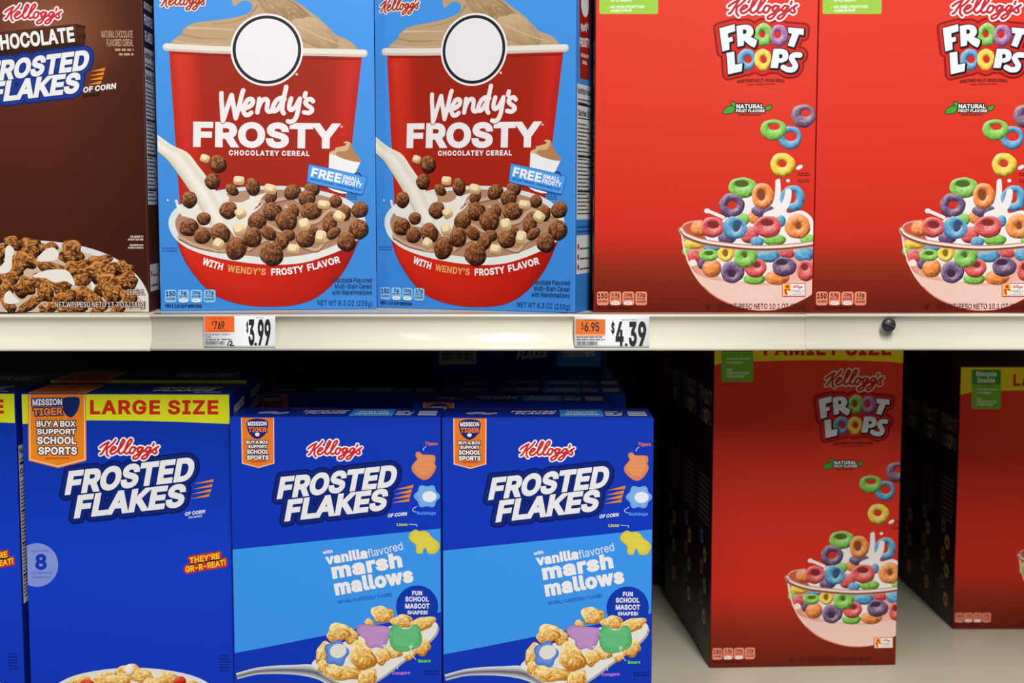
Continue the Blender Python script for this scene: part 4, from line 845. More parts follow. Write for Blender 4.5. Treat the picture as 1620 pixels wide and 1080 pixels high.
    B.rect4(.004, .034, W - .005, .068, (236, 236, 236), 1)
    for k in range(3):
        B.ell(.009, .058 - k * .009, .0028, .0028, (205, 50, 45), 2); B.dashes(.014, .057 - k * .009, W - .008, .057 - k * .009, .0016, (60, 60, 70), 2, k + 4)
    return S

# ---- red box of coloured rings (traced on the left-hand one of the upper shelf)
GREEN, PURPLE, BLUE, YELLOW, ORANGE, RED = (128, 196, 76), (106, 78, 118), (84, 156, 200), (238, 204, 62), (236, 142, 66), (218, 84, 84)
c7 = crop(930, 0, 4.319); c8 = crop(930, 240, 4.154); cl = crop(1120, 0, 7.712)
def ring_logo(A, z):
    F_ = [(138, 345), (325, 295), (332, 380), (243, 408), (248, 462), (298, 448), (305, 500), (258, 517), (262, 605), (175, 630)]
    R_ = sm([(345, 320), (420, 303), (500, 306), (548, 350), (552, 410), (520, 452)], n=3) + sm([(535, 478), (597, 488), (572, 572), (540, 570), (490, 540), (440, 490)], n=3)[3:] + [(435, 555), (362, 572)]
    Rh = [(425, 362), (458, 360), (473, 388), (460, 412), (428, 416)]
    T_ = [(975, 335), (1170, 350), (1165, 430), (1110, 420), (1048, 578), (972, 555), (1025, 410), (985, 405)]
    L_ = [(225, 645), (320, 630), (330, 790), (420, 770), (410, 870), (245, 908)]
    P_ = [(800, 595)] + sm([(900, 595), (960, 618), (982, 680), (960, 738), (900, 765)], n=3) + [(865, 762), (850, 832), (760, 828)]
    Ph = [(868, 662), (900, 662), (912, 685), (900, 710), (868, 714)]
    S_ = sm([(1118, 672), (1055, 672), (1018, 708), (1042, 756), (1066, 800), (1040, 845), (975, 850), (918, 822)], n=4)
    rings = [((680, 425), 118, 142, (665, 420), 34, 42, GREEN), ((870, 435), 112, 135, (850, 420), 40, 48, (160, 108, 164)), ((470, 728), 112, 135, (490, 725), 48, 46, BLUE), ((670, 728), 106, 135, (680, 730), 38, 42, YELLOW)]
    k = 7.712
    outl = [F_, R_, T_, L_, P_]
    def circ(c, rx, ry): return [(c[0] + rx * math.cos(t * math.pi / 16), c[1] + ry * math.sin(t * math.pi / 16)) for t in range(32)]
    for w, col, zz in ((152, (176, 34, 26), z), (128, (112, 14, 12), z + 1), (104, (212, 42, 32), z + 2)):
        pr = [(cl(o), w / k, True, None) for o in outl] + [(cl(S_), (w + 70) / k, False, None)]
        pr += [(cl(circ(c, rx - 20, ry - 20)), (w + 25) / k, True, None) for c, rx, ry, h, hx, hy, b in rings]
        pr += [(cl([(x, y0), (x, y1)]), 170 / k, False, None) for x, y0, y1 in ((250, 450, 560), (450, 430, 800), (600, 450, 800), (760, 450, 780), (900, 470, 700), (330, 500, 800), (1040, 470, 500), (850, 480, 720))]
        A.union(pr, col, zz, 1.3)
    for c, rx, ry, h, hx, hy, b in rings: A.ring(*cl(*c), rx / k, ry / k, *cl(*h), hx / k, hy / k, b, z + 3, seed=int(rx + c[0]))
    pr = []
    for d, w in (((9, 12), 32), ((0, 0), 22)):
        pr += [(cl([(x + d[0], y + d[1]) for x, y in o]), w / k, True, None) for o in outl] + [(cl([(x + d[0], y + d[1]) for x, y in S_]), (w + 66) / k, False, None)]
    A.union(pr, (22, 20, 22), z + 4, .5)
    for o, h in ((F_, None), (R_, Rh), (T_, None), (L_, None), (P_, Ph)): A.poly(cl(o), (232, 236, 244), z + 5, [cl(h)] if h else ())
    for h in (Rh, Ph): A.poly(cl(h), (22, 20, 22), z + 4)
    A.stroke(cl(S_), 68 / k, (232, 236, 244), z + 5)
def ring_subtitle(A, z):
    A.text_path('SWEETENED MULTI-GRAIN CEREAL', cl([(358, 1018), (500, 1002), (650, 998), (800, 998), (938, 1006)]), 0, 1, 5.0, (112, 22, 18), z)
    A.text('Cereal multigrano endulzado', cl(480, 1042), cl(815, 1032), 3.2, (112, 22, 18), z, F=GR)
def ring_natural(A, z):
    for P in ([(925, 772), (940, 740), (985, 725), (1006, 740), (985, 770), (950, 776)], [(980, 700), (1005, 700), (1012, 725), (990, 722)], [(1212, 748), (1225, 725), (1256, 722), (1248, 745), (1228, 754)]):
        q = c7(sm(P, True, 4)); A.stroke(q, 2.2, (25, 30, 22), z, closed=True); A.poly(q, (74, 168, 62), z + 1)
    A.text('NATURAL', c7(1014, 741), c7(1200, 741), 30 / 4.319, (240, 240, 238), z + 3, ol=((1.6, (25, 28, 24)),))
    A.text('FRUIT FLAVORS', c7(1012, 767), c7(1208, 767), 20 / 4.319, (240, 240, 238), z + 3, ol=((1.5, (25, 28, 24)),))
    A.dashes(*c7(1030, 789), *c7(1180, 789), 1.6, (96, 20, 16), z + 1, 3)
def ring_bowl(A, z):
    q = 4.154
    def ring(x, y, rx, ry, col, zz, h=None, rot=0, through=None):
        h = h or (x, y - ry * .15, rx * .36, ry * .32)
        A.ell(*c8(h[0], h[1]), h[2] * 1.08 / q, h[3] * 1.08 / q, through or mix(col, (48, 14, 20), .5), zz, rot=rot)
        A.ring(*c8(x, y), rx / q, ry / q, *c8(h[0], h[1]), h[2] / q, h[3] / q, col, zz, rot, seed=int(x * 3 + y))
    def lump(x, y, rx, ry, col, zz): A.blob(*c8(x, y), rx / q, ry / q, (mix(col, (30, 15, 25), .5), col, mix(col, (255, 255, 250), .45)), zz, seed=int(x + y), wob=.03, rough=.15, nr=4, n=18)
    milk = (238, 232, 230)
    top = [(613, 512), (640, 545), (750, 588), (900, 612), (1100, 630), (1300, 624), (1480, 602), (1600, 560)]
    bot = [(613, 514), (622, 600), (648, 700), (690, 800), (748, 880), (850, 965), (1000, 1025), (1150, 1046), (1300, 1024), (1430, 960), (1540, 860), (1600, 565)]
    A.strip(c8(sm(top)), c8(sm(bot)), lambda s, t: mix(ramp([(0, (196, 96, 70)), (.35, (222, 150, 128)), (1, (232, 180, 164))], s), ramp([(0, (220, 150, 130)), (.6, (236, 190, 174)), (.85, (224, 160, 140)), (1, (190, 104, 80))], t), .65), z, 36, 10)
    # back rim and inside of the glass
    A.poly(c8(sm([(613, 512), (625, 485), (665, 462), (740, 450), (900, 440), (1200, 440), (1480, 450), (1480, 600), (1300, 622), (1100, 626), (900, 608), (750, 582), (650, 545)], True, 3)), (206, 92, 74), z)
    A.stroke(c8(sm([(616, 508), (628, 482), (668, 462), (745, 452)])), 2.4, (222, 170, 158), z + 1)
    # milk
    A.poly(c8(sm([(770, 560), (860, 470), (980, 380), (1010, 310), (1100, 290), (1150, 330), (1250, 260), (1240, 190), (1262, 182), (1268, 250), (1270, 300), (1300, 250), (1318, 240), (1342, 258), (1322, 300), (1308, 400), (1400, 385), (1460, 420), (1482, 470), (1482, 600), (1100, 620), (880, 605)], True, 4)), milk, z + 1)
    A.stroke(c8(sm([(785, 388), (830, 405), (890, 432)])), 22 / q, milk, z + 1); A.ell(*c8(784, 388), 20 / q, 16 / q, milk, z + 2)
    A.ell(*c8(1390, 102), 24 / q, 13 / q, milk, z + 2, rot=-30); A.ell(*c8(1315, 190), 13 / q, 11 / q, milk, z + 2)
    A.poly(c8(sm([(640, 700), (700, 790), (780, 830), (870, 850), (960, 850), (1060, 870), (1180, 880), (1300, 860), (1480, 850), (1480, 930), (1300, 1020), (1150, 1040), (1000, 1018), (850, 955), (755, 875), (690, 790)], True, 4)), (236, 200, 188), z + 1)
    A.poly(c8([(760, 705), (880, 690), (1200, 690), (1320, 700), (1280, 790), (1180, 860), (900, 850), (800, 760)]), (240, 226, 220), z + 1)
    # heap above the rim
    lump(1090, 432, 42, 42, ORANGE, z + 2); lump(1020, 445, 42, 42, GREEN, z + 2); lump(728, 505, 52, 52, ORANGE, z + 2); lump(1150, 388, 78, 42, PURPLE, z + 2); lump(915, 565, 62, 42, PURPLE, z + 2)
    lump(1268, 455, 32, 40, BLUE, z + 2); lump(1062, 548, 62, 55, RED, z + 2); lump(1225, 578, 78, 40, GREEN, z + 3); lump(1112, 590, 46, 32, BLUE, z + 3); lump(1442, 578, 48, 38, GREEN, z + 2)
    ring(1018, 235, 95, 68, GREEN, z + 4, (1012, 212, 46, 20)); ring(1345, 305, 82, 86, BLUE, z + 2, (1338, 300, 30, 38), through=(206, 60, 40)); ring(1150, 290, 74, 85, ORANGE, z + 5, (1140, 285, 26, 36)); ring(945, 352, 84, 80, PURPLE, z + 5, (948, 350, 30, 28), through=(212, 50, 34))
    A.stroke(c8(sm([(1318, 262), (1308, 320), (1270, 380), (1180, 425)])), 42 / q, milk, z + 5, w2=62 / q); A.stroke(c8([(1247, 195), (1243, 300)]), 30 / q, milk, z + 4)
    ring(820, 495, 76, 68, RED, z + 5, (826, 482, 36, 22)); ring(1180, 492, 92, 72, RED, z + 6, (1180, 468, 40, 20)); ring(965, 500, 80, 74, BLUE, z + 7, (978, 486, 26, 38), 20); ring(1378, 490, 84, 82, ORANGE, z + 6, (1385, 492, 18, 18))
    # seen through the glass
    lump(700, 605, 76, 34, YELLOW, z + 3); lump(815, 628, 52, 28, BLUE, z + 2); lump(650, 655, 30, 30, GREEN, z + 2); lump(692, 690, 46, 50, RED, z + 3); lump(750, 730, 32, 42, PURPLE, z + 2)
    lump(1310, 660, 54, 42, RED, z + 2); lump(1400, 650, 50, 26, YELLOW, z + 2); lump(1185, 682, 78, 46, BLUE, z + 3); lump(815, 765, 62, 62, ORANGE, z + 3); lump(1095, 835, 74, 38, GREEN, z + 3); lump(1245, 825, 82, 50, ORANGE, z + 3)
    lump(1420, 672, 66, 52, BLUE, z + 4)
    ring(795, 678, 66, 40, GREEN, z + 4, (800, 668, 26, 12)); ring(905, 670, 52, 52, YELLOW, z + 4, (905, 668, 16, 22)); ring(1100, 762, 74, 64, RED, z + 4, (1112, 745, 24, 18)); ring(950, 790, 78, 72, PURPLE, z + 5, (946, 805, 24, 20))
    ring(1035, 685, 78, 76, GREEN, z + 6, (1032, 682, 15, 15)); ring(1290, 756, 80, 64, PURPLE, z + 5, (1276, 728, 36, 18)); ring(1435, 780, 62, 70, RED, z + 5, (1425, 760, 20, 20))
    A.ell(*c8(690, 730), 26 / q, 22 / q, (246, 226, 222), z + 5)
    # rim in front
    P = sm([(613, 512), (640, 548), (750, 590), (900, 614), (1100, 632), (1300, 626), (1480, 604), (1600, 570)])
    A.stroke(c8(P), 9.5, (196, 138, 120), z + 8); A.stroke(c8([(x, y - 6) for x, y in P]), 3.4, (240, 226, 216), z + 9); A.stroke(c8([(x, y + 10) for x, y in P]), 2.0, (112, 66, 52), z + 9)
    A.stroke(c8(sm([(618, 540), (635, 650), (690, 790), (760, 885)])), 3.0, (244, 222, 214), z + 8, w2=1)
def ring_loose(A, z):
    A.ring(*c7(1473, 792), 86 / 4.319, 80 / 4.319, *c7(1490, 772), 32 / 4.319, 26 / 4.319, (126, 98, 126), z, seed=9)
    A.ring(*c7(1382, 940), 80 / 4.319, 80 / 4.319, *c7(1388, 932), 42 / 4.319, 32 / 4.319, BLUE, z, seed=4)
    A.ring(*c7(1268, 886), 90 / 4.319, 72 / 4.319, *c7(1274, 866), 38 / 4.319, 22 / 4.319, GREEN, z + 1, seed=3)
    A.ring(*c8(1280, 86), 82 / 4.154, 80 / 4.154, *c8(1278, 80), 28 / 4.154, 22 / 4.154, YELLOW, z, seed=2)
    for k, y in enumerate((145, 158, 190, 203)): A.dashes(*c8(1380, y), *c8(1458, y), 1.7, (120, 22, 16), z, k)
def ring_tabs(A, z, weight, top='150', q=4.154):
    rating_tabs(A, [(c8(a, 0)[0], c8(b, 0)[0]) for a, b in ((60, 136), (143, 220), (227, 305), (312, 389))], c8(0, 918)[1], c8(0, 1008)[1], (238, 148, 122), (76, 20, 14), z,
                [('150', 'CALORIES', None, None), ('0.5g', 'SAT FAT', '', '3% DV'), ('210mg', 'SODIUM', '', '9% DV'), ('12g', 'TOTAL', 'SUGARS', None)])
    A.text('PER 1 1/3 CUP SERVING', c8(58, 1034), c8(285, 1036), 4.2, (62, 14, 10), z)
def ring_weight(A, z, weight):
    A.stroke([(c8(788, 1016)[0] + 3.4 * math.cos(t / 3), c8(788, 1016)[1] + 3.4 * math.sin(t / 3)) for t in range(19)], .8, (84, 24, 16), z)
    A.text('U', c8(781, 1024), c8(795, 1024), 3.4, (84, 24, 16), z)
    if weight: A.text(weight, c8(855, 1031), c8(1435, 1031), 34 / 4.154, (84, 28, 22), z, F=GR)
    else:
        A.text('NET WT/PESO NETO', c8(855, 1031), c8(1160, 1031), 34 / 4.154, (84, 28, 22), z, F=GR); A.dashes(*c8(1180, 1031), *c8(1435, 1031), 6, (84, 28, 22), z, 2)
def ring_badge(A, z):
    A.rect4(*c8(1276, 862), *c8(1430, 950), (205, 50, 30), z); A.rect4(*c8(1281, 867), *c8(1425, 945), (242, 240, 236), z + 1)
    A.rect4(*c8(1284, 870), *c8(1334, 942), (240, 190, 40), z + 2); A.ell(*c8(1310, 885), 3, 3, (214, 60, 30), z + 3); A.poly(c8([(1288, 900), (1330, 900), (1318, 940), (1300, 940)]), (214, 60, 30), z + 3); A.poly(c8([(1306, 905), (1330, 918), (1328, 942), (1312, 942)]), (244, 236, 220), z + 4)
    script_logo(A, *c8(1344, 872), *c8(1416, 902), z + 2, edge=(242, 240, 236))
    A.text('FAMILY', c8(1340, 924), c8(1420, 924), 4.2, (90, 90, 96), z + 2, F=GR); A.text('REWARDS', c8(1344, 939), c8(1416, 939), 2.4, (120, 120, 125), z + 2, F=GR)
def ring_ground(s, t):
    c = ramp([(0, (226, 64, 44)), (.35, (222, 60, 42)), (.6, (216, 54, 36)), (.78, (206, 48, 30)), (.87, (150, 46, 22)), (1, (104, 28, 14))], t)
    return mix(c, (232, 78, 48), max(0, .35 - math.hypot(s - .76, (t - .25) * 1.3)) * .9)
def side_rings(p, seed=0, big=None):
    """side panel of a ring box, its red darkened as if unlit: upright name, facts table, a column of rings"""
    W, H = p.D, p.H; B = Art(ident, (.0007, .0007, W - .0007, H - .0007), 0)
    B.strip([(0, H), (W, H)], [(0, 0), (W, 0)], lambda s, t: mix((84, 18, 14), (46, 10, 8), t), 0, 3, 10)  # red ground darkened to carry the shade on the side
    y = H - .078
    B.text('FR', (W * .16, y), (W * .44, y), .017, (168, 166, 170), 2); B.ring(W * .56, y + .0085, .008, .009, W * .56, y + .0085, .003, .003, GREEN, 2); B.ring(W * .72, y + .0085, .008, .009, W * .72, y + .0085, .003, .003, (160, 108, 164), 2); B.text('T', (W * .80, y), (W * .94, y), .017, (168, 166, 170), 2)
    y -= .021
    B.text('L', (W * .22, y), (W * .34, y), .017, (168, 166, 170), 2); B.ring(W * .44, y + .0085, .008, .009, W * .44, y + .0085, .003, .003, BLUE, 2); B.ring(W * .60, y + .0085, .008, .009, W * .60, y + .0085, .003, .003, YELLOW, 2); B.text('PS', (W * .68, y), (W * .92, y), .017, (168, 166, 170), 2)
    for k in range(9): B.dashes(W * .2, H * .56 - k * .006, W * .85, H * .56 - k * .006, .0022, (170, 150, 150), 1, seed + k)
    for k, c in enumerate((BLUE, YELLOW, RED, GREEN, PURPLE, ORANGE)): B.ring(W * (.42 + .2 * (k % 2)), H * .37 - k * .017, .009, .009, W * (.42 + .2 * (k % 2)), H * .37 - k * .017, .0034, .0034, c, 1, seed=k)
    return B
def art_rings(p):
    F = front_art(p); S = {}
    A = S['front_panel'] = F(0)
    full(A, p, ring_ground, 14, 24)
    ring_weight(A, 20, 'NET WT/PESO NETO 10.1 OZ (286g)')
    A = S['health_badge'] = F(2)
    A.rrect(*c7(78, -150), *c7(480, 96), 3, (160, 206, 74), 0)
    A.text('OF VITAMIN C', c7(155, 14), c7(300, 10), 22 / 4.319, (236, 246, 220), 1); A.text('NO HIGH FRUCTOSE', c7(155, 58), c7(386, 55), 19 / 4.319, (236, 246, 220), 1); A.text('CORN SYRUP', c7(155, 84), c7(302, 80), 19 / 4.319, (236, 246, 220), 1)
    A.stroke(c7([(128, 52), (136, 60), (146, 44)]), 1.2, (200, 226, 60), 1)
    A = S['title_lettering'] = F(4); ring_logo(A, 0); ring_subtitle(A, 2)
    A = S['brand_lettering'] = F(12); script_logo(A, *cl(228, -58), *cl(1115, 258), 0, red=(196, 42, 58))
    A = S['flavor_badge'] = F(3); ring_natural(A, 0)
    A = S['cereal_picture'] = F(3); ring_bowl(A, 0); ring_loose(A, 0)
    A = S['rating_tabs'] = F(3); ring_tabs(A, 0, '')
    A = S['rewards_badge'] = F(20); ring_badge(A, 0)
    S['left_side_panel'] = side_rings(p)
    return S

def moved(ref, anchor, to, sc):
    """map for reusing a traced group elsewhere: anchor (traced point on ref) lands on `to` (metres), scaled"""
    a = ref.front(*anchor)
    def M(x, y):
        u, v = ref.front(x, y)
        return (to[0] + (u - a[0]) * sc, to[1] + (v - a[1]) * sc)
    return M
def art_rings_tall(p, ref, words, big):
    """the taller boxes of the same cereal with a yellow size banner; traced on the one standing back on the lower shelf"""
    F = front_art(p); S = {}
    k = p.W / .2007; T = lambda x, y: (FAMILY.front(x, y)[0] * k, FAMILY.front(x, y)[1] * k * (1 if big else .992))
    cf = crop(1020, 540, 3.857)
    def grp(anchor, to, sc): return moved(ref, anchor, T(*to), sc * k)
    A = S['front_panel'] = F(0)
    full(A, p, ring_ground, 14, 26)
    ring_weight(A.with_map(grp(c8(855, 1031), (1265, 1046), 1.0)), 20, None)
    A = S['size_banner'] = F(2, ident); w = p.W / 2
    yb = T(1128, 576)[1]; yt = p.H
    if not big: T0 = T; T = lambda x, y: (T0(x, y)[0], p.front(1527, y + 47.5)[1])
    A.poly([(-w, yt), (w, yt), (w, T(1428, 574)[1])] + [(w * (1 - 2 * i / 12), T(1280, 569.5)[1] - .0028 * ((1 - 2 * i / 12)) ** 2) for i in range(1, 12)] + [(-w, T(1128, 577)[1])], (236, 214, 40), 0)
    if not big: T = T0
    if big:
        A.with_map(T).text(words, (1208, 562), (1410, 562), 23, (196, 34, 30), 1, track=20)
        A = S['health_badge'] = F(4, T); x0, x1, y0, y1, ym = 1141, 1191.6, 530, 603.5, 556
    else:
        A = A.with_map(p.front); x0, x1, y0, y1, ym = 1537, 1583.5, 584.5, 646.8, 608
        A.text(words, (1603, 610.5), (1744, 609.5), 19.6, (196, 34, 30), 1, track=30)
        A = S['health_badge'] = F(4, p.front)
    bw, bh = x1 - x0, y1 - y0
    P_ = lambda fx, fy: (x0 + bw * fx, y0 + bh * fy)
    A.rrect(x0, y0, x1, y1, 2, (126, 186, 62), 0); A.rrect(x0, y0, x1, ym, 2, (66, 150, 58), 1)
    A.text('Simple', P_(.14, .17), P_(.86, .17), bh * .12, (226, 240, 214), 2); A.text('Inside', P_(.2, .33), P_(.8, .33), bh * .12, (226, 240, 214), 2)
    A.dashes(*P_(.18, .52), *P_(.92, .52), bw * .04, (216, 236, 196), 1, 1); A.text('OF VITAMIN C', P_(.18, .61), P_(.68, .61), bh * .045, (226, 240, 214), 1)
    A.text('NO', P_(.18, .77), P_(.34, .77), bh * .055, (226, 240, 214), 1); A.text('HIGH FRUCTOSE', P_(.18, .84), P_(.86, .84), bh * .05, (226, 240, 214), 1); A.text('CORN SYRUP', P_(.18, .91), P_(.74, .91), bh * .05, (226, 240, 214), 1)
    A = S['title_lettering'] = F(4, grp(cl(650, 590), (1350.5, 658), 1.036)); ring_logo(A, 0); ring_subtitle(A, 2)
    A = S['brand_lettering'] = F(12, T); script_logo(A, *cf(1095, 164), *cf(1466, 308), 0, red=(176, 30, 30), edge=(226, 200, 176))
    A = S['flavor_badge'] = F(3, grp(c7(1090, 745), (1334, 735), 1.0)); ring_natural(A, 0)
    A = S['cereal_picture'] = F(3, grp(c8(1035, 685), (1334.5, 948), 1.075)); ring_bowl(A, 0)
    ring_loose(A.with_map(grp(c8(1280, 86), (1389.5, 813), 1.06)), 0)
    A = S['rating_tabs'] = F(3, grp(c8(60, 918), (1127, 1025), 1.03)); ring_tabs(A, 0, '')
    A = S['rewards_badge'] = F(20, grp(c8(1276, 862), (1382.5, 1008), 1.0)); ring_badge(A, 0)
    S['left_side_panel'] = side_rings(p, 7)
    return S
# ---- blue boxes of frosted flakes
NAVY, NAVY2 = (8, 28, 104), (13, 44, 132)
def flakes_title(A, z, a0, a1, ah, b0, b1, bh, k=1.0, edge=NAVY, plate=NAVY2):
    lines = (('FROSTED', a0, a1, ah), ('FLAKES', b0, b1, bh))
    for w, col, zz in ((9.2 * k, edge, z), (6.6 * k, plate, z + 1)):
        pr = []
        for t, p, q, h in lines: pr += A.outline(t, p, q, h, w, .30, -22)
        A.union(pr, col, zz, 1.0)
    A.stroke([((a0[0] * (1 - f) + a1[0] * f), (a0[1] * (1 - f) + a1[1] * f) + 1) for f in (.1, .9)], 12 * k, plate, z + 2)
    for t, p, q, h in lines: A.text(t, p, q, h, (236, 236, 238), z + 5, sl=.30, track=-22, ol=((.5 * k, (236, 236, 238)), (2.0 * k, edge)))
def slashes(A, P, z):
    for a, b, c in P: A.poly([a, b, c], (236, 142, 42), z)
def flake(A, x, y, rx, ry, z, seed, pal=((182, 116, 34), (234, 182, 86), (253, 234, 178)), rot=0):
    A.blob(x, y, rx, ry, pal, z, rot=rot, seed=seed, wob=.2, rough=.32, nr=7, n=24)
BLUE_T, BLUE_B = (12, 58, 176), (22, 70, 206)
def flakes_side(p, seed=0):
    W, H = p.D, p.H; B = Art(ident, (.0007, .0007, W - .0007, H - .0007), 0)
    B.rect4(0, 0, W, H, (14, 46, 150), 0)
    B.text('FROSTED', (W * .2, H - .022), (W * .8, H - .018), .008, WHITE, 2, sl=.3); B.text('FLAKES', (W * .22, H - .034), (W * .76, H - .030), .008, WHITE, 2, sl=.3)
    slashes(B, [((W * .8, H - .026 - k * .003), (W * .95, H - .023 - k * .003), (W * .94, H - .0245 - k * .003)) for k in range(4)], 2)
    facts_panel(B, W, H - .20, H - .05, seed=seed)
    return B

def art_flakes_large(p):
    F = front_art(p); S = {}; c7_ = crop(0, 590, 4.263); c8_ = crop(0, 830, 4.263)
    A = S['front_panel'] = F(0)
    full(A, p, lambda s, t: ramp([(0, (14, 62, 176)), (.15, BLUE_T), (.5, BLUE_B), (1, (16, 58, 190))], t))
    A.text('OF CORN', c7_(1247, 962), c7_(1382, 943), 34 / 4.263 * .7, WHITE, 14, sl=.25); A.text('DE MAIZ', c7_(1272, 980), c7_(1362, 968), 3.2, (200, 206, 226), 14, sl=.25)
    for k, y in enumerate((885, 905, 925, 945, 965, 985)): A.dashes(*c8_(1480, y), *c8_(1545, y), 1.8, (12, 40, 130), 14, k)
    A = S['size_banner'] = F(2)
    A.poly([(20, 600), (380, 600), c7_(1600, 346)] + c7_([(1548, 342), (1200, 328), (900, 320), (575, 318), (350, 328), (150, 343), (80, 350)]), (224, 228, 40), 0)
    A.text('LARGE SIZE', c7_(607, 278), c7_(1473, 279), 97 / 4.263, (208, 48, 30), 1, track=30)
    A = S['mission_badge'] = F(5)
    A.poly(c7_([(186, -40), (578, -40), (584, 590), (392, 640), (193, 590)]), (238, 140, 34), 0)
    A.stroke(c7_([(200, -40), (204, 580), (392, 628), (573, 580), (567, -40)]), 1.3, (246, 226, 190), 1)
    A.poly(c7_(sm([(425, 172), (480, 160), (536, 168), (532, 230), (512, 272), (478, 300), (440, 275), (425, 235)], True, 3)), (26, 44, 110), 1)
    A.text('MISSION', c7_(220, 219), c7_(420, 215), 44 / 4.263, WHITE, 4, ol=((1.8, (26, 44, 110)),), track=-10)
    A.text('TIGER', c7_(226, 287), c7_(424, 281), 50 / 4.263, (240, 142, 40), 4, ol=((1.8, (26, 44, 110)),), track=-10)
    for t, x0, x1, y, h in (('BUY A BOX', 247, 512, 361, 40), ('SUPPORT', 249, 513, 412, 37), ('SCHOOL', 251, 516, 478, 50), ('SPORTS', 258, 520, 549, 52)):
        A.text(t, c7_(x0, y), c7_(x1, y), h / 4.263, (248, 242, 232), 4, ol=((1.5, (40, 40, 70)),), track=-10)
    A.text('see back panel', c7_(306, 580), c7_(468, 578), 3.4, (190, 70, 30), 2)
    A = S['brand_lettering'] = F(12); ct = crop(140, 685, 7.45); script_logo(A, *ct(118, 52), *ct(850, 326), 0)
    A = S['title_lettering'] = F(5)
    flakes_title(A, 0, (102.8, 782.6), (303.5, 759.5), 36.2, (117.2, 819.6), (289.5, 800.8), 35.4)
    slashes(A, [(ct(1240, 598), ct(1475, 540), ct(1470, 572)), (ct(1228, 660), ct(1462, 598), ct(1455, 632)), (ct(1215, 718), ct(1450, 655), ct(1440, 690)), (ct(1200, 775), ct(1428, 712), ct(1422, 745))], 4)
    A = S['vitamin_badge'] = F(2)
    A.ell(*c8_(250, 270), 143 / 4.263, 147 / 4.263, (140, 156, 222), 0, n=48)
    A.text('8', c8_(238, 302), c8_(316, 302), 106 / 4.263, (24, 62, 180), 1); A.text('CONTAINS', c8_(210, 184), c8_(328, 180), 3.2, (70, 100, 200), 1, F=GR)
    A.text('VITAMINS &', c8_(206, 332), c8_(350, 330), 3.6, (70, 100, 200), 1, F=GR); A.text('MINERALS', c8_(222, 360), c8_(346, 358), 3.6, (70, 100, 200), 1, F=GR)
    A = S['slogan_lettering'] = F(2)
    A.text("THEY'RE", c8_(1280, 262), c8_(1484, 228), 42 / 4.263, (244, 208, 60), 3, ol=((2.6, (206, 50, 30)),), sl=.1, track=-10)
    A.text('GR-R-REAT!', c8_(1252, 322), c8_(1524, 272), 42 / 4.263, (244, 208, 60), 3, ol=((2.6, (206, 50, 30)),), sl=.1, track=-10)
    A = S['bowl_picture'] = F(6)
    A.poly(c8_(sm([(330, 1120), (400, 1062), (520, 1010), (700, 975), (900, 962), (1100, 975), (1280, 1010), (1400, 1062), (1470, 1130), (1440, 1280), (1250, 1480), (900, 1560), (560, 1480), (370, 1290)], True, 4)), (226, 226, 224), 0)
    A.poly(c8_(sm([(400, 1110), (520, 1040), (700, 1000), (900, 988), (1100, 1000), (1280, 1040), (1400, 1110), (1300, 1210), (900, 1260), (500, 1210)], True, 4)), (236, 232, 220), 1)
    for i, (x, y, rx, ry) in enumerate([(540, 1055, 75, 40), (700, 1040, 80, 45), (1130, 1035, 70, 48), (1250, 1100, 90, 60), (430, 1110, 70, 50), (870, 985, 85, 50), (960, 1020, 70, 50), (800, 1045, 80, 40), (1040, 1080, 80, 55), (660, 1120, 90, 60), (900, 1120, 90, 60)]):
        flake(A, *c8_(x, y), rx / 4.263, ry / 4.263, 2 + i * .1, i + 40)
    for x, y, r in ((590, 1075, 52), (1215, 1050, 42), (1000, 1150, 50)): A.blob(*c8_(x, y), r / 4.263, r / 4.263 * .7, ((140, 20, 16), (206, 44, 34), (236, 110, 80)), 3, seed=int(x), rough=.15)
    A.blob(*c8_(872, 975), 6, 9, ((206, 206, 200), (236, 236, 232), (250, 250, 248)), 4, seed=3, rough=.04)
    S['right_side_panel'] = flakes_side(p)
    # lid print, in metres (u from the middle, depth from the front edge)
    w = p.W / 2; B = S['lid_print'] = Art(ident, (-w + .001, .001, w - .001, p.D - .001), 0)
    B.rect4(-w, 0, w, p.D, (14, 44, 140), 0)
    B.rect4(-w + .0055, 0, -w + .0600, p.D * .8, (224, 124, 32), 1); B.stroke([(-w + .0075, 0), (-w + .0075, p.D * .78), (-w + .058, p.D * .78), (-w + .058, 0)], .0008, (240, 214, 170), 2); B.poly([(-w + .012, .012), (-w + .053, .012), (-w + .034, .05)], (196, 100, 24), 2)
    B.text('FROSTED', (.016, .034), (.078, .036), .013, WHITE, 2, sl=.3); B.text('FLAKES', (.02, .017), (.074, .019), .013, WHITE, 2, sl=.3)
    B.text('OF CORN', (.062, .008), (.086, .009), .005, WHITE, 2)
    return S

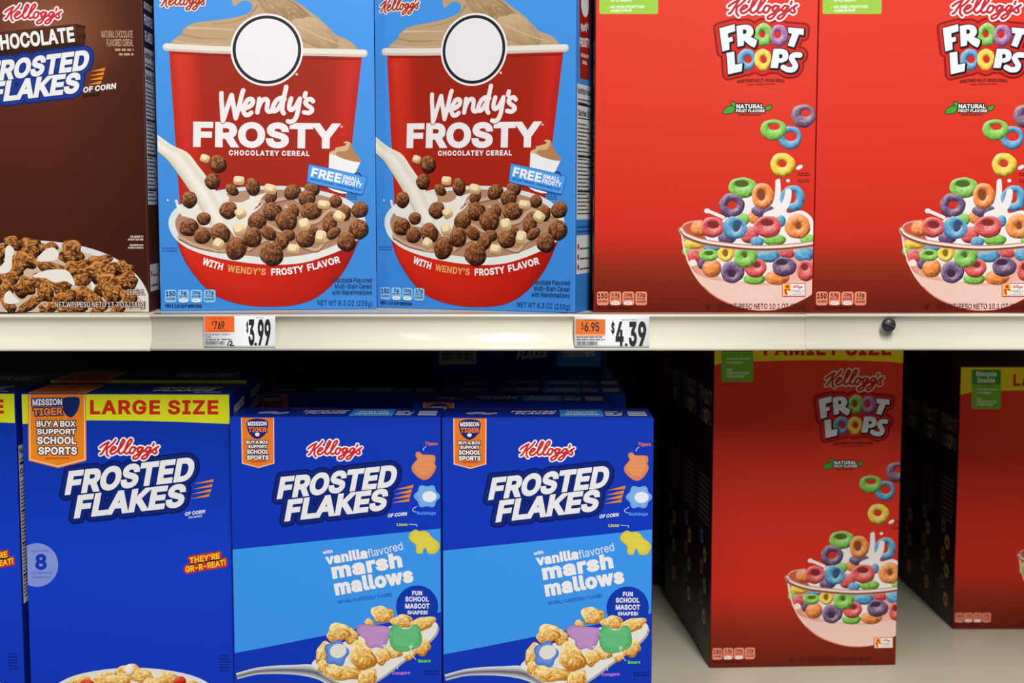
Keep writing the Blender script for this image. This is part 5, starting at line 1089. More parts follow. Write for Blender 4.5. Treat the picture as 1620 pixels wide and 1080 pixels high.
def art_flakes_mallow(p):
    F = front_art(p); S = {}; cm = crop(360, 640, 4.629); cn = crop(360, 840, 4.5)
    A = S['front_panel'] = F(0)
    full(A, p, lambda s, t: ramp([(0, (16, 62, 182)), (.3, (14, 62, 192)), (1, (16, 60, 186))], t))
    A.poly([(-999, 0)] and [cn(-20, 138), cn(35, 131), cn(1560, -24), cn(1560, 566), cn(1200, 640), cn(700, 740), cn(300, 820), cn(-20, 880)], (66, 156, 240), 1)
    A.text('OF CORN', cm(1172, 825), cm(1312, 810), 26 / 4.629, WHITE, 14, sl=.25)
    A.text('NATURALLY & ARTIFICIALLY FLAVORED', cn(790, 516), cn(1170, 460), 24 / 4.5, (34, 92, 190), 14, F=GR)
    for k, y in enumerate((1000, 1020)): A.dashes(*cn(1398, y), *cn(1506, y), 2.2, (10, 38, 130), 14, k)
    A = S['mission_badge'] = F(5)
    A.poly(cm([(98, 74), (341, 74), (344, 430), (228, 464), (105, 431)]), (234, 128, 46), 0)
    A.stroke(cm([(102, 74), (109, 427), (228, 459), (340, 427), (337, 74)]), 1.2, (240, 222, 200), 1)
    A.poly(cm(sm([(142, 122), (215, 100), (293, 118), (292, 180), (268, 225), (218, 252), (170, 225), (146, 180)], True, 3)), (24, 46, 116), 1)
    A.text('MISSION', cm(148, 154), cm(287, 153), 31 / 4.629, WHITE, 4, ol=((1.3, (24, 46, 116)),), track=-10)
    A.text('TIGER', cm(152, 200), cm(288, 199), 36 / 4.629, (236, 130, 50), 4, ol=((1.4, (24, 46, 116)),), track=-10)
    A.ell(*cm(218, 216), 3.6, 3.2, (230, 232, 240), 3)
    for t, x0, x1, y, h in (('BUY A BOX', 138, 300, 285, 23), ('SUPPORT', 152, 290, 317, 23), ('SCHOOL', 141, 301, 360, 33), ('SPORTS', 141, 301, 403, 33)):
        A.text(t, cm(x0, y), cm(x1, y), h / 4.629, (248, 242, 236), 4, ol=((1.1, (40, 40, 70)),), track=-10)
    A.dashes(*cm(172, 420), *cm(280, 420), 1.6, (190, 60, 30), 2, 4)
    A = S['brand_lettering'] = F(12); script_logo(A, *cm(580, 252), *cm(996, 412), 0, red=(208, 46, 48))
    A = S['title_lettering'] = F(5)
    flakes_title(A, 0, cm(362, 690), cm(1222, 598), 33.6, cm(418, 853), cm(1155, 768), 33.0, .96)
    slashes(A, [(cm(1230, 620), cm(1363, 585), cm(1355, 610)), (cm(1222, 655), cm(1350, 618), cm(1345, 645)), (cm(1215, 687), cm(1343, 650), cm(1335, 678)), (cm(1205, 718), cm(1335, 685), cm(1330, 708))], 4)
    # the loose shapes up the right side
    A = S['orange_marshmallow_picture'] = F(3)
    def soft(P, dark, base, lite, z, seed):
        R = random.Random(seed); Q = sm(P, True, 4); cx = sum(q[0] for q in Q) / len(Q); cy = sum(q[1] for q in Q) / len(Q); h = max(q[1] for q in Q) - min(q[1] for q in Q)
        A.poly(Q, mix(dark, base, .55), z)
        for f, c, zz, m in ((.965, base, z + 1, -.006), (.78, mix(base, lite, .35), z + 2, -.03)):
            A.poly([(cx + (x - cx) * f, cy + (y - cy) * f + h * m) for x, y in Q], lambda x, y: mix(c, lite, R.uniform(0, .5)) if R.random() < .4 else c, zz)
    soft(cm([(1380, 350), (1405, 344), (1428, 363), (1480, 365), (1515, 370), (1523, 400), (1517, 428), (1528, 455), (1510, 500), (1475, 540), (1435, 551), (1395, 530), (1355, 490), (1348, 455), (1370, 420), (1388, 398), (1377, 375)]), (196, 108, 62), (222, 138, 88), (240, 170, 122), 0, 1)
    A = S['blue_marshmallow_picture'] = F(3)
    fl = [(1460 + (88 + 9 * math.cos(6 * t)) * math.cos(t), 670 + (82 + 9 * math.cos(6 * t)) * math.sin(t)) for t in [i * math.pi / 15 for i in range(30)]]
    soft(cm(fl), (92, 142, 214), (116, 168, 230), (160, 204, 244), 0, 2); A.ell(*cm(1478, 672), 52 / 4.629, 40 / 4.629, (232, 238, 246), 3)
    A = S['yellow_marshmallow_picture'] = F(3)
    soft(cn([(1300, 12), (1290, 48), (1312, 76), (1340, 100), (1343, 150), (1360, 162), (1386, 158), (1396, 126), (1415, 124), (1424, 155), (1450, 162), (1484, 156), (1510, 112), (1503, 80), (1455, 42), (1432, 12), (1402, -4), (1370, 0), (1335, -12)]), (186, 164, 40), (220, 202, 66), (240, 226, 110), 0, 3)
    lab = [('Tigers', 'orange', cm(1446, 294), cm(1540, 297), 5, (240, 116, 44), cm([(1455, 305), (1438, 318), (1434, 334)])), ('Bulldogs', 'blue', cm(1390, 805), cm(1526, 803), 5, (90, 160, 240), cm([(1385, 786), (1358, 776), (1360, 760), (1386, 744)])),
           ('Lions', 'yellow', cm(1240, 887), cm(1318, 886), 4.6, (226, 214, 40), cm([(1330, 874), (1382, 878), (1386, 890)])), ('Bears', 'green', cn(1358, 934), cn(1446, 932), 5, (110, 220, 60), None), ('Cougars', 'purple', cn(1172, 1020), cn(1300, 1017), 5, (196, 130, 214), None)]
    for t, n, a, b, h, c, P in lab:
        A = S[n + '_caption'] = F(3); A.text(t, a, b, h, c, 4)
        if P: A.stroke(sm(P), .9, (226, 232, 244), 4)
    A = S['flavor_lettering'] = F(6)
    A.text('with', cn(680, 164), cn(750, 152), 25 / 4.5, WHITE, 2)
    A.text('vanilla', cn(704, 238), cn(998, 189), 70 / 4.5, (240, 238, 240), 3, track=-4, ol=((.35, (240, 238, 240)),)); A.text('flavored', cn(1004, 188), cn(1252, 130), 58 / 4.5, (224, 232, 246), 2, F=GR)
    A.text('marsh', cn(752, 338), cn(1246, 252), 104 / 4.5, (240, 238, 240), 3, track=4, ol=((.55, (240, 238, 240)),)); A.text('mallows', cn(772, 456), cn(1326, 358), 104 / 4.5, (240, 238, 240), 3, track=4, ol=((.55, (240, 238, 240)),))
    A = S['shapes_badge'] = F(6)
    A.ell(*cn(1350, 535), 150 / 4.5, 150 / 4.5, (16, 62, 178), 0, n=44)
    for t, x0, x1, y, h in (('FUN', 1315, 1385, 455, 32), ('SCHOOL', 1265, 1433, 500, 35), ('MASCOT', 1265, 1438, 550, 36), ('SHAPES!', 1280, 1424, 591, 27)): A.text(t, cn(x0, y), cn(x1, y), h / 4.5, WHITE, 2)
    # spoonful
    A = S['spoon_picture'] = F(12)
    A.strip(cn(sm([(60, 1010), (200, 972), (340, 956), (480, 950), (600, 948), (700, 985), (790, 1040), (860, 1100)])), cn(sm([(70, 1052), (200, 1020), (340, 1014), (480, 1020), (600, 1040), (680, 1070), (740, 1110), (800, 1160)])),
            lambda s, t: ramp([(0, (232, 234, 236)), (.35, (176, 178, 182)), (.55, (84, 86, 92)), (.7, (150, 152, 158)), (1, (220, 222, 226))], t), 0, 24, 8)
    A.poly(cn(sm([(600, 950), (640, 900), (800, 800), (1100, 690), (1350, 640), (1470, 640), (1502, 690), (1480, 740), (1400, 820), (1250, 930), (1120, 1030), (1020, 1085), (880, 1110), (760, 1060), (660, 1000)], True, 4)), (232, 230, 226), 1)
    A.stroke(cn(sm([(660, 1005), (760, 1066), (880, 1112), (1020, 1085), (1120, 1030), (1250, 930), (1400, 820), (1480, 742), (1500, 690)])), 3.4, (176, 174, 170), 2)
    for i, (x, y, rx, ry, r) in enumerate([(1240, 640, 75, 50, 10), (1390, 655, 90, 48, -5), (1010, 650, 34, 28, 0), (880, 745, 56, 52, 0), (690, 860, 60, 80, 20), (790, 722, 95, 62, -10), (1100, 590, 72, 68, 0), (1390, 820, 58, 60, 0), (1180, 860, 60, 44, 0),
                                            (680, 960, 44, 42, 0), (820, 1005, 130, 62, 5), (1000, 1040, 80, 56, -15), (1100, 890, 55, 64, 0), (1300, 880, 50, 30, -30), (960, 885, 98, 100, 0), (780, 1010, 40, 30, 0)]):
        flake(A, *cn(x, y), rx / 4.5, ry / 4.5, 3 + i * .1, i + 3, rot=r)
    fl = [(775 + (84 + 10 * math.cos(5 * t + .6)) * math.cos(t), 866 + (90 + 10 * math.cos(5 * t + .6)) * math.sin(t)) for t in [i * math.pi / 15 for i in range(30)]]
    soft(cn(fl), (62, 100, 176), (90, 132, 210), (140, 178, 236), 6, 4); A.ell(*cn(788, 850), 60 / 4.5, 50 / 4.5, (228, 226, 214), 9, rot=-15)
    soft(cn([(918, 692), (950, 660), (1040, 668), (1130, 675), (1158, 702), (1150, 760), (1112, 832), (1062, 822), (1020, 832), (985, 806), (976, 765), (938, 740)]), (140, 96, 150), (182, 134, 190), (216, 176, 220), 6, 5)
    soft(cn([(1152, 705), (1180, 668), (1215, 664), (1242, 692), (1290, 692), (1322, 664), (1360, 670), (1376, 715), (1386, 770), (1368, 815), (1300, 848), (1220, 856), (1168, 822), (1152, 765)]), (50, 130, 78), (88, 182, 116), (136, 210, 156), 6, 6)
    for P in ([(1212, 980), (1206, 900), (1170, 850), (1110, 815)], [(1120, 830), (1108, 812), (1128, 808)], [(1342, 912), (1312, 872), (1304, 815)], [(1294, 828), (1304, 812), (1318, 824)]): A.stroke(cn(sm(P)), 1.0, (232, 238, 246), 9)
    S['right_side_panel'] = flakes_side(p, 3)
    w = p.W / 2; B = S['lid_print'] = Art(ident, (-w + .001, .001, w - .001, p.D - .001), 0)
    B.rect4(-w, 0, w, p.D, (16, 52, 158), 0)
    script_logo(B, -w + .022, .034, -w + .05, .018, 1, red=(150, 150, 170), edge=(226, 226, 230))
    B.text('FROSTED', (-w + .062, .032), (-w + .104, .034), .009, WHITE, 2, sl=.3); B.text('FLAKES', (-w + .066, .02), (-w + .102, .022), .009, WHITE, 2, sl=.3)
    B.rect4(-w + .108, .006, -w + .148, .05, (70, 156, 238), 1); B.text('marsh', (-w + .115, .03), (-w + .142, .03), .010, WHITE, 2); B.text('mallows', (-w + .113, .017), (-w + .144, .017), .010, WHITE, 2)
    for k in range(3):
        B.dashes(-w + .150, .038 - k * .010, -w + .166, .038 - k * .010, .005, (224, 226, 234), 2, k); B.dashes(-w + .171, .038 - k * .010, -w + .188, .038 - k * .010, .006, (224, 226, 234), 2, k + 5)
    B.stroke([(-w + .01, p.D - .004), (-w + .09, p.D - .004)], .0016, (190, 40, 50), 2)
    C = S['base_print'] = Art(ident, (-w + .001, .001, w - .001, p.D - .001), 0)   # underside, u along the width
    C.rect4(-w, 0, w, p.D, (14, 44, 140), 0)
    C.rect4(-w + .006, .014, -w + .048, .052, (206, 210, 206), 1); R = random.Random(5); x = -w + .01
    while x < -w + .044:
        b = R.choice((.0006, .0011, .0017)); C.rect4(x, .019, x + b, .050, (40, 42, 50), 2); x += b + R.choice((.0006, .001, .0015))
    script_logo(C, -w + .055, .042, -w + .085, .026, 1, red=(190, 44, 50), edge=(20, 40, 110))
    C.text('FROSTED', (-w + .09, .034), (-w + .128, .036), .010, WHITE, 2, sl=.3); C.text('FLAKES', (-w + .093, .02), (-w + .126, .022), .010, WHITE, 2, sl=.3)
    C.rect4(-w + .138, .012, -w + .187, .056, (66, 156, 240), 1); C.text('marsh', (-w + .147, .036), (-w + .178, .037), .011, WHITE, 2); C.text('mallows', (-w + .146, .022), (-w + .181, .023), .011, WHITE, 2)
    return S

# ---- brown box of chocolate flakes
def art_flakes_chocolate(p):
    F = front_art(p); S = {}; c1 = crop(0, 0, 4.154); c2 = crop(0, 240, 4.154)
    A = S['front_panel'] = F(0)
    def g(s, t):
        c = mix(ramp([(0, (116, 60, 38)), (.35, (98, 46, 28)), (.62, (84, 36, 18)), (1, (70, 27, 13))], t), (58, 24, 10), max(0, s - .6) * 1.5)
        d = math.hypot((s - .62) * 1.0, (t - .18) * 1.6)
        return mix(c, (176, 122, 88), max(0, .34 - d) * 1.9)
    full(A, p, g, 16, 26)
    for k, (t, a, b, y) in enumerate((('NATURAL CHOCOLATE', 668, 872, 248), ('FLAVORED CEREAL', 702, 876, 304))): A.text(t, c1(a, y), c1(b, y), 46 / 4.154, (212, 174, 146), 14, F=GR, track=10)
    for k, (a, y) in enumerate(((756, 335), (782, 365))): A.dashes(*c1(a, y), *c1(878, y), 3.6, (196, 156, 130), 14, k)
    for a, y, t in ((858, 564, 'ENLARGED TO'), (842, 583, 'SHOW TEXTURE'), (852, 618, 'Agrandado para'), (842, 636, 'mostrar la textura')): A.text(t, c2(a, y), c2(942, y), 3.2, (222, 206, 192), 14)
    A.text('OF CORN', c1(546, 610), c1(762, 582), 36 / 4.154, WHITE, 14, sl=.2); A.text('DE MAIZ', c1(542, 640), c1(655, 628), 5.2, (34, 14, 8), 14, sl=.2)
    A = S['brand_lettering'] = F(14); script_logo(A, *c1(22, 18), *c1(416, 168), 0, red=(206, 50, 66))
    A = S['chocolate_lettering'] = F(3)
    A.poly(c1([(-80, 222), (500, 156), (562, 172), (556, 215), (566, 222), (558, 292), (540, 305), (0, 372), (-80, 380)]), (62, 32, 18), 0)
    A.poly(c1([(-76, 226), (500, 160), (508, 270), (0, 330), (-76, 340)]), (96, 54, 32), 1)
    A.poly(c1([(508, 176), (552, 180), (548, 232), (508, 236)]), (84, 46, 28), 1); A.poly(c1([(508, 246), (548, 246), (544, 286), (510, 284)]), (78, 42, 26), 1)
    A.text('CHOCOLATE', c1(-62, 338), c1(494, 274), 100 / 4.154, (238, 236, 234), 4, track=-16, ol=((1.6, (62, 32, 18)),))
    A = S['title_lettering'] = F(6)
    flakes_title(A, 0, c1(-92, 540), c1(572, 458), 128 / 4.154, c1(-70, 676), c1(512, 608), 130 / 4.154, .95, (22, 44, 112), (34, 66, 150))
    slashes(A, [(c1(595, 470), c1(692, 444), c1(686, 466)), (c1(590, 498), c1(685, 472), c1(680, 494)), (c1(584, 526), c1(678, 500), c1(672, 522)), (c1(576, 556), c1(668, 530), c1(664, 552))], 4)
    A = S['bowl_picture'] = F(4)
    A.poly(c2(sm([(-500, 1010), (-420, 820), (-200, 660), (100, 588), (330, 588), (560, 625), (740, 690), (880, 790), (960, 900), (985, 1010), (960, 1120), (240, 1200), (-420, 1120)], True, 4)), (220, 218, 218), 0)
    A.poly(c2(sm([(-440, 1000), (-340, 830), (-120, 690), (150, 622), (380, 628), (580, 668), (740, 735), (850, 830), (900, 930), (920, 1060), (240, 1160), (-400, 1090)], True, 4)), (206, 186, 164), 1)
    pal = ((30, 12, 5), (112, 60, 26), (216, 150, 82)); R = random.Random(21)
    pts = [(200, 640, 90, 70), (85, 600, 60, 45), (320, 630, 60, 40), (470, 665, 90, 75), (650, 720, 80, 45), (150, 715, 85, 62), (325, 755, 105, 48), (510, 765, 85, 62), (650, 780, 90, 62), (815, 770, 60, 55), (700, 800, 95, 66), (120, 770, 60, 52), (60, 830, 70, 50), (165, 890, 66, 75),
           (270, 855, 75, 48), (830, 850, 90, 55), (530, 845, 62, 50), (690, 870, 85, 60), (400, 880, 75, 70), (300, 925, 60, 70), (40, 910, 60, 60), (530, 940, 85, 62), (740, 930, 80, 72), (430, 960, 70, 50), (620, 975, 60, 45), (190, 1010, 90, 40), (60, 1010, 60, 40), (850, 960, 50, 60), (330, 1020, 80, 40),
           (-60, 700, 90, 66), (-150, 780, 90, 60), (-80, 860, 90, 66), (-200, 900, 90, 60), (-90, 980, 90, 55), (-260, 980, 80, 50), (480, 1035, 90, 30), (650, 1035, 80, 30), (780, 1030, 70, 30), (0, 660, 50, 50)]
    for i, (x, y, rx, ry) in enumerate(pts): A.blob(*c2(x, y), rx / 4.154, ry / 4.154, pal, 2 + i * .06, rot=R.uniform(-40, 40), seed=i + 70, wob=.24, rough=.42, nr=7, n=26)
    for P in ([(245, 715), (290, 650), (350, 628), (385, 665), (375, 705), (330, 720)], [(35, 640), (60, 615), (92, 640), (80, 700), (75, 770), (30, 800), (-20, 780), (30, 720)], [(215, 820), (300, 780), (430, 775), (480, 830), (490, 880), (430, 850), (360, 860), (300, 830)], [(30, 940), (65, 912), (90, 945), (128, 985), (70, 1000), (30, 985)], [(600, 850), (625, 880), (605, 905)]):
        A.poly(c2(sm(P, True, 4)), (232, 228, 222), 7)
    A.text('CEREAL', c2(832, 940), c2(955, 940), 36 / 4.154, (224, 210, 196), 9, F=GR, ol=((.8, (60, 34, 20)),))
    A.text('NET WT/PESO NETO 13.7 OZ (388g)', c2(362, 1022), c2(958, 1022), 36 / 4.154, (232, 222, 210), 9, F=GR, ol=((.9, (50, 26, 14)),))
    A.stroke([(c2(297, 1000)[0] + 3.8 * math.cos(t / 3), c2(297, 1000)[1] + 3.8 * math.sin(t / 3)) for t in range(19)], .9, (232, 222, 210), 9)
    W = p.D; B = S['right_side_panel'] = Art(ident, (.0007, .0007, W - .0007, p.H - .0007), 0)
    B.strip([(0, p.H), (W, p.H)], [(0, 0), (W, 0)], lambda s, t: mix((70, 34, 22), (96, 42, 24), t), 0, 3, 8)
    B.text('FROSTED', (.006, .252), (.044, .252), .009, WHITE, 3, ol=((.0022, (20, 40, 110)),)); B.text('FLAKES', (.008, .238), (.042, .238), .009, WHITE, 3, ol=((.0022, (20, 40, 110)),)); B.text('CHOCOLATE', (.006, .266), (.044, .266), .006, WHITE, 3)
    facts_panel(B, W, .095, .232, paper=(214, 216, 222))
    B.rect4(.006, .018, W - .006, .042, (226, 220, 216), 1); B.ell(.012, .034, .003, .003, (200, 50, 40), 2); B.dashes(.018, .033, W - .01, .033, .002, (80, 60, 60), 2); B.dashes(.01, .024, W - .01, .024, .002, (80, 60, 60), 2, 2)
    return S
# ------------------------------------------------------------------ shelving
Z1, Z2 = -0.0954, -0.49           # the two shelf surfaces, measured from eye height
YF, YB, XW = 1.2385, 2.02, 1.30
M_SHELF = plain_mat('cream_enamel', (214, 208, 186), rough=0.32, spec=0.5, var=0.03, scale=7, spots=(38, .71, (176, 166, 140)))
M_RAIL = plain_mat('cream_rail_enamel', (232, 228, 210), rough=0.21, spec=0.5, var=0.025, scale=9)
M_BACK = plain_mat('shade_dark_panel', (46, 42, 40), rough=0.7, spec=0.2, scale=20)  # charcoal colour stands in for the deep shade behind the boxes
M_STEEL = plain_mat('grey_zinc', (150, 150, 148), rough=0.4, metal=0.6)
M_BLACK = plain_mat('black_plastic', (46, 48, 50), rough=0.4, spec=0.5, scale=60)

def box_bm(x0, y0, z0, x1, y1, z1, bev=0.0, seg=2):
    bm = bmesh.new()
    bmesh.ops.create_cube(bm, size=1, matrix=Matrix.Translation(((x0 + x1) / 2, (y0 + y1) / 2, (z0 + z1) / 2)) @ Matrix.Diagonal((x1 - x0, y1 - y0, z1 - z0, 1)))
    if bev: bmesh.ops.bevel(bm, geom=bm.edges[:], offset=bev, segments=seg, profile=.6, affect='EDGES')
    return bm
def sweep_bm(prof, x0, x1, n=1):
    """a (y, z) profile drawn along x, closed"""
    bm = bmesh.new(); rows = []
    for i in range(n + 1):
        x = x0 + (x1 - x0) * i / n
        rows.append([bm.verts.new((x, y, z)) for y, z in prof])
    L = len(prof)
    for a, b in zip(rows, rows[1:]):
        for k in range(L): bm.faces.new((a[k], a[(k + 1) % L], b[(k + 1) % L], b[k]))
    bm.faces.new(rows[0]); bm.faces.new(rows[-1][::-1])
    bmesh.ops.recalc_face_normals(bm, faces=bm.faces[:])
    return bm
wb = bm_ob('wall_back', box_bm(-XW, YB, ZC - .62, XW, YB + .02, ZC + .42), M_BACK); wb['kind'] = 'structure'
for nm, x in (('added_wall_left', -XW - .02), ('added_wall_right', XW)):  # unseen end panels, added to keep world light out of the shelf sides
    o = bm_ob(nm, box_bm(x, YF + .02, ZC - .62, x + .02, YB + .02, ZC + .42), M_BACK); o['kind'] = 'structure'
fl = bm_ob('floor', box_bm(-2.2, -3.2, -.02, 2.2, YB + .02, 0), plain_mat('grey_floor_tile', (176, 172, 164), rough=.3)); fl['kind'] = 'structure'
bs = bm_ob('baseboard_front', box_bm(-XW, YF + .03, 0, XW, YF + .05, ZC - .64), M_BACK); bs['kind'] = 'structure'

RAIL = [(.0145, .0000), (.0010, .0000), (-.0016, -.0004), (-.0026, -.0012), (-.0024, -.0022), (-.0008, -.0030), (.0012, -.0042), (.0026, -.0075), (.0032, -.0120), (.0030, -.0170), (.0018, -.0220), (-.0008, -.0258), (-.0030, -.0276),
        (-.0046, -.0285), (-.0052, -.0297), (-.0048, -.0310), (-.0036, -.0318), (.0006, -.0320), (.0040, -.0318), (.0044, -.0300), (.0052, -.0120), (.0145, -.0060)]
RAIL_FLAT = [p for p in RAIL if p not in ((.0032, -.0120), (.0030, -.0170), (.0018, -.0220))]
RAIL_FLAT[RAIL_FLAT.index((-.0008, -.0258)):RAIL_FLAT.index((-.0008, -.0258))] = [(.0033, -.0130), (.0026, -.0185), (.0008, -.0228)]
def shelf(z, label, joints):
    root = link(bpy.data.objects.new('store_shelf', None)); root.location = (0, YF, z + ZC)
    tag(root, label, 'shelf')
    bm_ob('deck', box_bm(-XW, .0145, -.030, XW, YB - YF - .001, 0, .0008), M_SHELF, root)
    xs = [-XW] + joints + [XW]
    for i, (a, b) in enumerate(zip(xs, xs[1:])):
        d = (.0004, 0, -.0003)[i % 3]
        bm_ob('price_rail', sweep_bm([(y, zz - d) for y, zz in (RAIL_FLAT if i == 1 else RAIL)], a + .0001, b - .0001), M_RAIL, root, smooth=False)
        for p in root.children[-1].data.polygons: p.use_smooth = len(p.vertices) == 4
    return root
upper = shelf(Z1, 'upper cream metal shelf with the price tags on its rail', [-.3155, .2565])
lower = shelf(Z2, 'lower cream metal shelf with bare surface showing beside the red boxes', [-.6, .62])

# ------------------------------------------------------------------ boxes
CARD = {}
def card(col):
    if col not in CARD: CARD[col] = plain_mat('card_' + '_'.join(str(v) for v in col), col, rough=.45, spec=.35, var=.04, scale=30)
    return CARD[col]
ON = .00012
def cereal_box(p, art, col, label, group=None):
    W, D, H = p.W, p.D, p.H
    root = link(bpy.data.objects.new('cereal_box', None)); p.put(root)
    tag(root, label, 'cereal box', group)
    bm_ob('carton', box_bm(-W / 2, 0, 0, W / 2, D, H - .0006, .0011, 2), card(col), root)
    # tucked lid: the outer flap reaches from the back edge to just short of the front
    bm_ob('lid_flap', box_bm(-W / 2 + .0008, .0006, H - .0008, W / 2 - .0008, D - .0008, H, .0003, 1), card(col), root)
    places = {'front': lambda u, v, l: (u, -ON - l * LAYER, v), 'right': lambda u, v, l: (W / 2 + ON + l * LAYER, u, v), 'left': lambda u, v, l: (-W / 2 - ON - l * LAYER, D - u, v),
              'top': lambda u, v, l: (u, v, H + ON + l * LAYER), 'base': lambda u, v, l: (u, D - v, -ON - l * LAYER)}
    fp = mesh_ob('front_panel', art['front_panel'].mesh('front_panel', places['front'], M_PRINT), root)
    for nm, A in art.items():
        if nm == 'front_panel': continue
        if nm == 'lid_print': mesh_ob(nm, A.mesh(nm, places['top'], M_PRINT), root)
        elif nm == 'base_print': mesh_ob(nm, A.mesh(nm, places['base'], M_PRINT), root)
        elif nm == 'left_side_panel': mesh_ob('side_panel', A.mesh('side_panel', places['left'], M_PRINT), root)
        elif nm in ('right_side_panel', 'side_panel'): mesh_ob('side_panel', A.mesh('side_panel', places['right'], M_PRINT), root)
        else: mesh_ob(nm, A.mesh(nm, places['front'], M_PRINT), fp)
    return root
def again(src, p, label, group=None):
    r = copy_tree(src); p.put(r)
    r['label'] = label
    if group: r['group'] = group
    elif 'group' in r: del r['group']
    return r

UP, LO = 'boxes facing out on the upper shelf', 'boxes on the lower shelf'
W_ = .193
CUP1 = Pose(-.2193, 1.2843, 6.89, Z1, W_, .050, .300); CUP2 = Pose(-.0351, 1.2824, -20.79, Z1, W_, .050, .300)
RING1 = Pose(.1690, 1.2556, -.92, Z1, W_, .050, .300); RING2 = Pose(.3628, 1.2552, -.92, Z1, W_, .050, .300)
CHOCO = Pose(-.4177, 1.2530, 3.0, Z1, W_, .050, .300)
LARGE1 = Pose(-.3561, 1.2987, -.77, Z2, W_, .078, .3165); LARGE0 = Pose(-.5556, 1.3040, -.77, Z2, W_, .078, .3155)
MALLOW1 = Pose(-.1616, 1.2853, -.75, Z2, W_, .060, .2968); MALLOW2 = Pose(.0325, 1.2815, -.66, Z2, W_, .060, .2964)
FAMILY = Pose(.3099, 1.4748, 3.09, Z2, .2007, .090, .3560)
LARGER = Pose(.5105 + .091, 1.6085, 0, Z2, .182, .0765, .306)

choco = cereal_box(CHOCO, art_flakes_chocolate(CHOCO), (92, 42, 26), 'brown chocolate flakes cereal box at the left end of the upper shelf')
cup1 = cereal_box(CUP1, art_cup(CUP1), (74, 152, 230), 'blue cereal box with red cup picture, standing beside the brown box', 'blue cup boxes on the upper shelf')
cup2 = again(cup1, CUP2, 'blue cereal box with red cup picture, turned so its white nutrition side shows', 'blue cup boxes on the upper shelf')
ring1 = cereal_box(RING1, art_rings(RING1), (190, 36, 26), 'red fruit ring cereal box on the upper shelf, next to the turned blue box', 'red ring boxes on the upper shelf')
ring2 = again(ring1, RING2, 'red fruit ring cereal box at the right end of the upper shelf', 'red ring boxes on the upper shelf')

GL = 'large blue flakes boxes on the lower shelf'
large1 = cereal_box(LARGE1, art_flakes_large(LARGE1), (16, 56, 176), 'tall blue flakes box with whole yellow LARGE SIZE banner at the front', GL)
again(large1, LARGE0, 'blue flakes box cut by the left edge of the picture, only its right strip showing', GL)
q = Pose(LARGE1.X + .0012, LARGE1.Y + .0790, -.77, Z2, W_, .078, .3165)
l2 = again(large1, q, 'tall blue flakes box hidden behind the LARGE SIZE box, thin yellow edge showing above it', GL)
l2.scale = (1, 1, 1.011)
q = Pose(LARGE0.X + .001, LARGE0.Y + .0792, -.77, Z2, W_, .078, .3155)
again(large1, q, 'dark blue flakes box behind the one cut by the left picture edge', GL)

GM = 'blue marshmallow flakes boxes on the lower shelf'
mal1 = cereal_box(MALLOW1, art_flakes_mallow(MALLOW1), (16, 58, 178), 'front blue marshmallow flakes box beside the yellow banner box', GM)
again(mal1, MALLOW2, 'front blue marshmallow flakes box nearest the empty gap in the middle', GM)
again(mal1, Pose(-.1745, 1.4470, -.4, Z2, W_, .060, .2968), 'shaded blue box set back behind the left marshmallow box, orange badge peeking over it', GM)
again(mal1, Pose(-.0012, 1.3840, -.4, Z2, W_, .060, .2964), 'blue box directly behind the marshmallow box at the gap, only its top edge showing', GM)
rows = ['third', 'fourth', 'fifth', 'sixth', 'seventh', 'eighth']
for k in range(6):
    again(mal1, Pose(.0203 + .002 * (k % 2), 1.4490 + .0612 * k, .0, Z2, W_, .060, .2964), 'dark blue box, %s back in the column behind the marshmallow box at the gap' % rows[k], GM)
lying = copy_tree(mal1); lying['label'] = 'blue box lying on its back on the rear boxes, barcode end facing out'; lying['group'] = GM
lying.location = (.0085, 1.586, Z2 + .2966 + .0605 + ZC); lying.rotation_euler = (-math.pi / 2, 0, 0)

GF = 'red ring boxes on the lower shelf'
fam = cereal_box(FAMILY, art_rings_tall(FAMILY, RING1, 'FAMILY SIZE', True), (84, 16, 12), 'tall red ring cereal box standing alone with yellow FAMILY SIZE banner under the shelf rail', GF)
again(fam, Pose(.3054, 1.5690, 4.4, Z2, .2007, .090, .3560), 'red box hidden directly behind the FAMILY SIZE box', GF)
again(fam, Pose(.2985, 1.6620, 4.4, Z2, .2007, .090, .3560), 'red box hidden third back behind the FAMILY SIZE box', GF)
again(fam, Pose(.272, 1.900, 90, Z2, .2007, .090, .3560), 'dark red box at the back of the gap, turned side on', GF)
lrg = cereal_box(LARGER, art_rings_tall(LARGER, RING1, 'LARGE SIZE', False), (84, 16, 12), 'red ring cereal box at the right picture edge with yellow banner and green badge', GF)
for k, t in enumerate(('second', 'third', 'fourth', 'fifth')):
    again(lrg, Pose(LARGER.X, LARGER.Y + .0775 * (k + 1), 0, Z2, .182, .0765, .306), 'dark red box, %s back in the row behind the one at the right picture edge' % t, GF)

